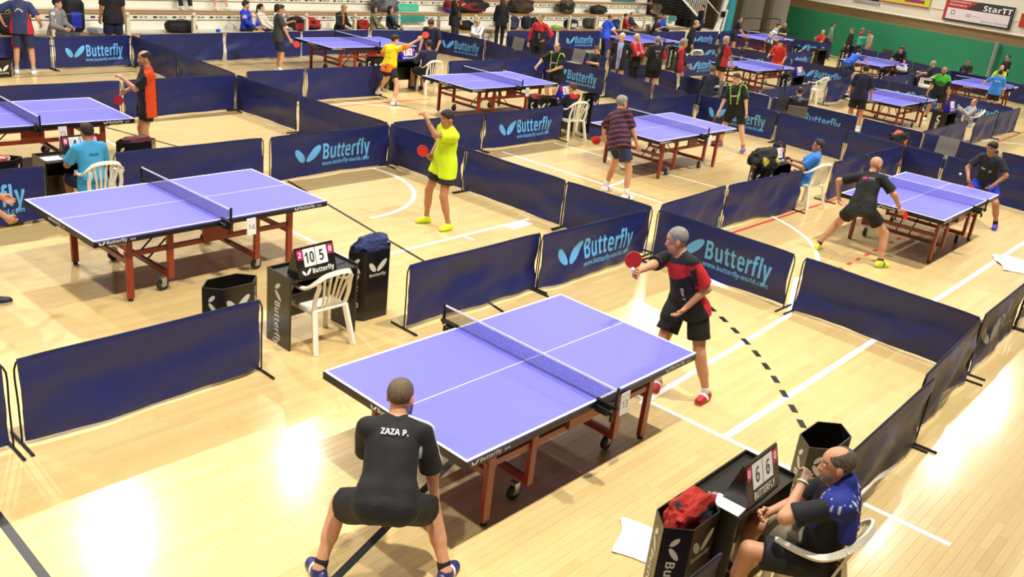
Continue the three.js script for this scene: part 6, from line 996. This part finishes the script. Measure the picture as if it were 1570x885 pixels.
// bags and clothes on the stand
const onStep = (x, off, lv) => [x, LEVEL[lv][0] + 0.002, stz(x, off)];
{
  const a = (name, lab, x, off, lv, w, hh, d, c, tr) => { const p = onStep(x, off, lv); return bag(name, lab, p[0], p[1], p[2], standTurn, w, hh, d, c, tr); };
  a('sports_bag', 'long black sports bag lying on the lowest step below seats 50 and 51', 12.25, 0.45, 0, 0.85, 0.3, 0.35, 0x141416); a('sports_bag', 'large black bag left of the grey-sweatered spectator', 8.1, 0.4, 0, 0.75, 0.5, 0.4, 0x101014);
  a('backpack', 'black and blue backpack right of the grey-sweatered spectator', 9.55, 0.62, 0, 0.5, 0.85, 0.35, 0x16161c, 0x2438c0); a('sports_bag', 'black and red bag right of the spectator in white', 15.9, 0.5, 0, 0.55, 0.4, 0.35, 0x1a1618, 0xb02824);
  a('sports_bag', 'navy travel bag on the lowest step right of the back-turned woman', 25.3, 0.45, 0, 0.85, 0.48, 0.4, 0x232c44, 0x3a4460); a('backpack', 'dark blue rucksack beside the navy travel bag', 26.25, 0.45, 0, 0.4, 0.46, 0.35, 0x1c2434, 0x232c44);
  a('sports_bag', 'black and white striped bag left of the bright blue player', 29.0, 0.45, 0, 0.7, 0.36, 0.35, 0x1a1a1e, 0xd0d0d4); a('sports_bag', 'grey-green holdall right of the bright blue player', 30.3, 0.45, 0, 0.8, 0.42, 0.4, 0x4a4c44); a('backpack', 'blue bag left of the child in red on the stand', 31.9, 0.3, 0, 0.5, 0.36, 0.35, 0x1f2c5a, 0x3a4ac0);
  a('backpack', 'navy bag on the lowest step behind the coach in red', 26.75, 0.5, 0, 0.3, 0.4, 0.3, 0x1b2238); a('sports_bag', 'black bag on the lowest step left of the back-turned woman', 22.95, 0.4, 0, 0.6, 0.3, 0.35, 0x151518);
  const L = (n, lab, cat, x, off, lv, w, hh, d, cols, sd) => { const p = onStep(x, off, lv); return lump(n, lab, cat, p[0], p[1], p[2], w, hh, d, cols, sd, 'clothes and things left on the stand'); };
  L('jacket', 'red jacket draped beside the brown-haired woman', 'clothing', 18.15, 0.2, 0, 0.4, 0.36, 0.3, [0xa8221e, 0x8a1c1a], 51); L('jacket', 'red jacket lying right of the spectator in white', 'clothing', 16.4, 0.45, 0, 0.6, 0.36, 0.35, [0xb3261f, 0x1a1618], 52);
  L('jacket', 'pile of dark and red jackets on the second step', 'clothing', 24.2, 0.45 + 1.08, 1, 1.6, 0.5, 0.5, [0x1a1a1e, 0x22222a, 0x8a2428], 53); L('backpack', 'brown bag and blue cap on the second step', 'bag', 27.1, 0.45 + 1.08, 1, 1.3, 0.55, 0.5, [0x5a4224, 0x3a2c1c, 0x2a3490], 54);
  L('backpack', 'olive rucksack on the second step', 'bag', 30.0, 0.45 + 1.08, 1, 0.75, 0.55, 0.45, [0x6a5c3c, 0x23262e], 55); L('jacket', 'dark jackets on the second step above the bright blue player', 'clothing', 32.2, 0.45 + 1.08, 1, 1.0, 0.35, 0.45, [0x1a1a1c, 0x3a3a34], 56);
  L('jacket', 'royal blue coat on the second step beside the teal steps', 'clothing', 23.2, 0.4 + 1.08, 1, 0.5, 0.4, 0.4, [0x2438c8, 0x8a2428], 57); L('jacket', 'grey coats piled behind the two women on the stand', 'clothing', 20.15, 0.45 + 1.08, 1, 1.0, 0.5, 0.5, [0x77757a, 0x4a4a52], 58);
  L('paper', 'crumpled white papers beside the blue backpack', 'paper', 10.0, 0.4, 0, 0.4, 0.14, 0.3, [0xdcdce4, 0xa8b4d8], 59); L('towel', 'lime towel on the lowest step behind the coach in red', 'towel', 28.0, 0.4, 0, 0.45, 0.12, 0.3, [0xa8d83a, 0x7aa02a], 60);
  L('ball', 'small blue crumpled wrapper on the lowest step right of the black bag', 'wrapper', 13.25, 0.3, 0, 0.1, 0.1, 0.08, [0x2a50d8], 61); L('towel', 'light blue bag beside the back-turned woman', 'bag', 23.3, 0.3, 0, 0.3, 0.25, 0.3, [0x8fc4ee], 62);
}
// banners on the gallery front
{
  const A = V3(43.4, 0, -21.2), Bp = V3(36.35, 0, -3.7), dir = Bp.clone().sub(A).normalize(), ry = -Math.atan2(dir.z, dir.x), L = A.distanceTo(Bp);
  const sign = (u, y, w, h, tex, label, tilt = 0) => { const p = A.clone().addScaledVector(dir, u), t = thing('banner', label, 'banner', [p.x, y, p.z], ry, 'banners on the gallery front'); t.position.add(V3(Math.sin(ry), 0, Math.cos(ry)).multiplyScalar(0.14)); const b = part(t, 'sheet', rb(w, h, 0.012, 0, 0, 0, 0.004), M(0xf0ecea, 0.6)); part(b, 'print', put(new THREE.PlaneGeometry(w - 0.004, h - 0.004), 0, 0, 0.0068), new THREE.MeshPhysicalMaterial({ map: tex, roughness: 0.55 })); return t; };
  const star = canvas(1024, 274, (c, w, h) => {
    c.scale(1024 / 768, 274 / 320); w = 768; h = 320; c.fillStyle = '#16161a'; c.fillRect(0, 0, w, h); c.strokeStyle = '#6a6a70'; c.lineWidth = 3; for (let i = 0; i < w; i += 22) { c.beginPath(); c.moveTo(i, 0); c.lineTo(i, h); c.stroke(); } for (let j = 0; j < h; j += 22) { c.beginPath(); c.moveTo(0, j); c.lineTo(w, j); c.stroke(); }
    c.fillStyle = '#b8323a'; c.beginPath(); c.moveTo(0, 0); c.lineTo(380, 0); c.lineTo(230, 130); c.lineTo(30, 130); c.lineTo(30, h); c.lineTo(0, h); c.fill(); c.fillStyle = '#f4d0d4'; c.font = 'bold 36px sans-serif'; c.fillText('CAMPIONATO', 44, 44); c.fillText('NAZIONALE', 44, 92);
    c.fillStyle = '#f2e4ec'; c.fillRect(34, 126, 700, 162); c.fillStyle = '#fff'; c.font = 'bold 104px sans-serif'; c.fillText('StarTT', 430, 110); c.strokeStyle = '#55505a'; c.lineWidth = 8; c.strokeRect(90, 162, 36, 54); c.beginPath(); c.arc(290, 205, 20, 0, 7); c.stroke(); c.fillStyle = '#777'; c.font = '20px sans-serif'; c.fillText('federazione', 330, 210); c.fillStyle = '#333'; c.font = 'italic 40px serif'; c.fillText('sport e movimento', 440, 268);
  });
  const yel = canvas(512, 200, (c, w, h) => { c.fillStyle = '#cfe02a'; c.fillRect(0, 0, w, h); c.fillStyle = '#c23a86'; c.fillRect(0, h - 18, w, 18); c.font = 'bold 60px sans-serif'; c.fillText('OPEN SPORT', 60, 80); c.fillStyle = '#a03a70'; c.fillRect(250, 110, 210, 44); });
  const lab = canvas(512, 128, (c, w, h) => { c.fillStyle = '#b8bcc0'; c.fillRect(0, 0, w, h); c.fillStyle = '#1d2a3a'; c.fillRect(16, 16, w - 32, h - 50); c.fillStyle = '#fff'; c.font = 'bold 44px sans-serif'; c.fillText('PALASPORT', 60, 74); });
  sign(10.64, 2.74, 3.14, 0.84, star, 'red and black banner reading StarTT on the gallery front'); sign(7.03, 2.96, 2.54, 0.64, yel, 'yellow-green banner with a pink edge on the gallery front'); sign(4.9, 2.68, 1.6, 0.3, lab, 'grey and dark sign at the top edge of the gallery front'); sign(13.1, 2.75, 1.2, 0.5, canvas(64, 64, (c) => { c.fillStyle = '#c2382e'; c.fillRect(0, 0, 64, 64); }), 'red banner cut off by the right edge of the gallery front');
  const p = A.clone().addScaledVector(dir, 11.75), t = thing('wall_pole', 'grey upright pole against the green wall at the right', 'pole', [p.x - 0.15, 0, p.z + 0.05]); part(t, 'shaft', cyl(0.07, 0.07, 1.85, 0, 0.925, 0, 14), M(0x9aa09c, 0.5)); part(t, 'base', cyl(0.12, 0.13, 0.06, 0, 0.03, 0, 14), M(0x8a908c, 0.5));
}
renderer.render(scene, camera);
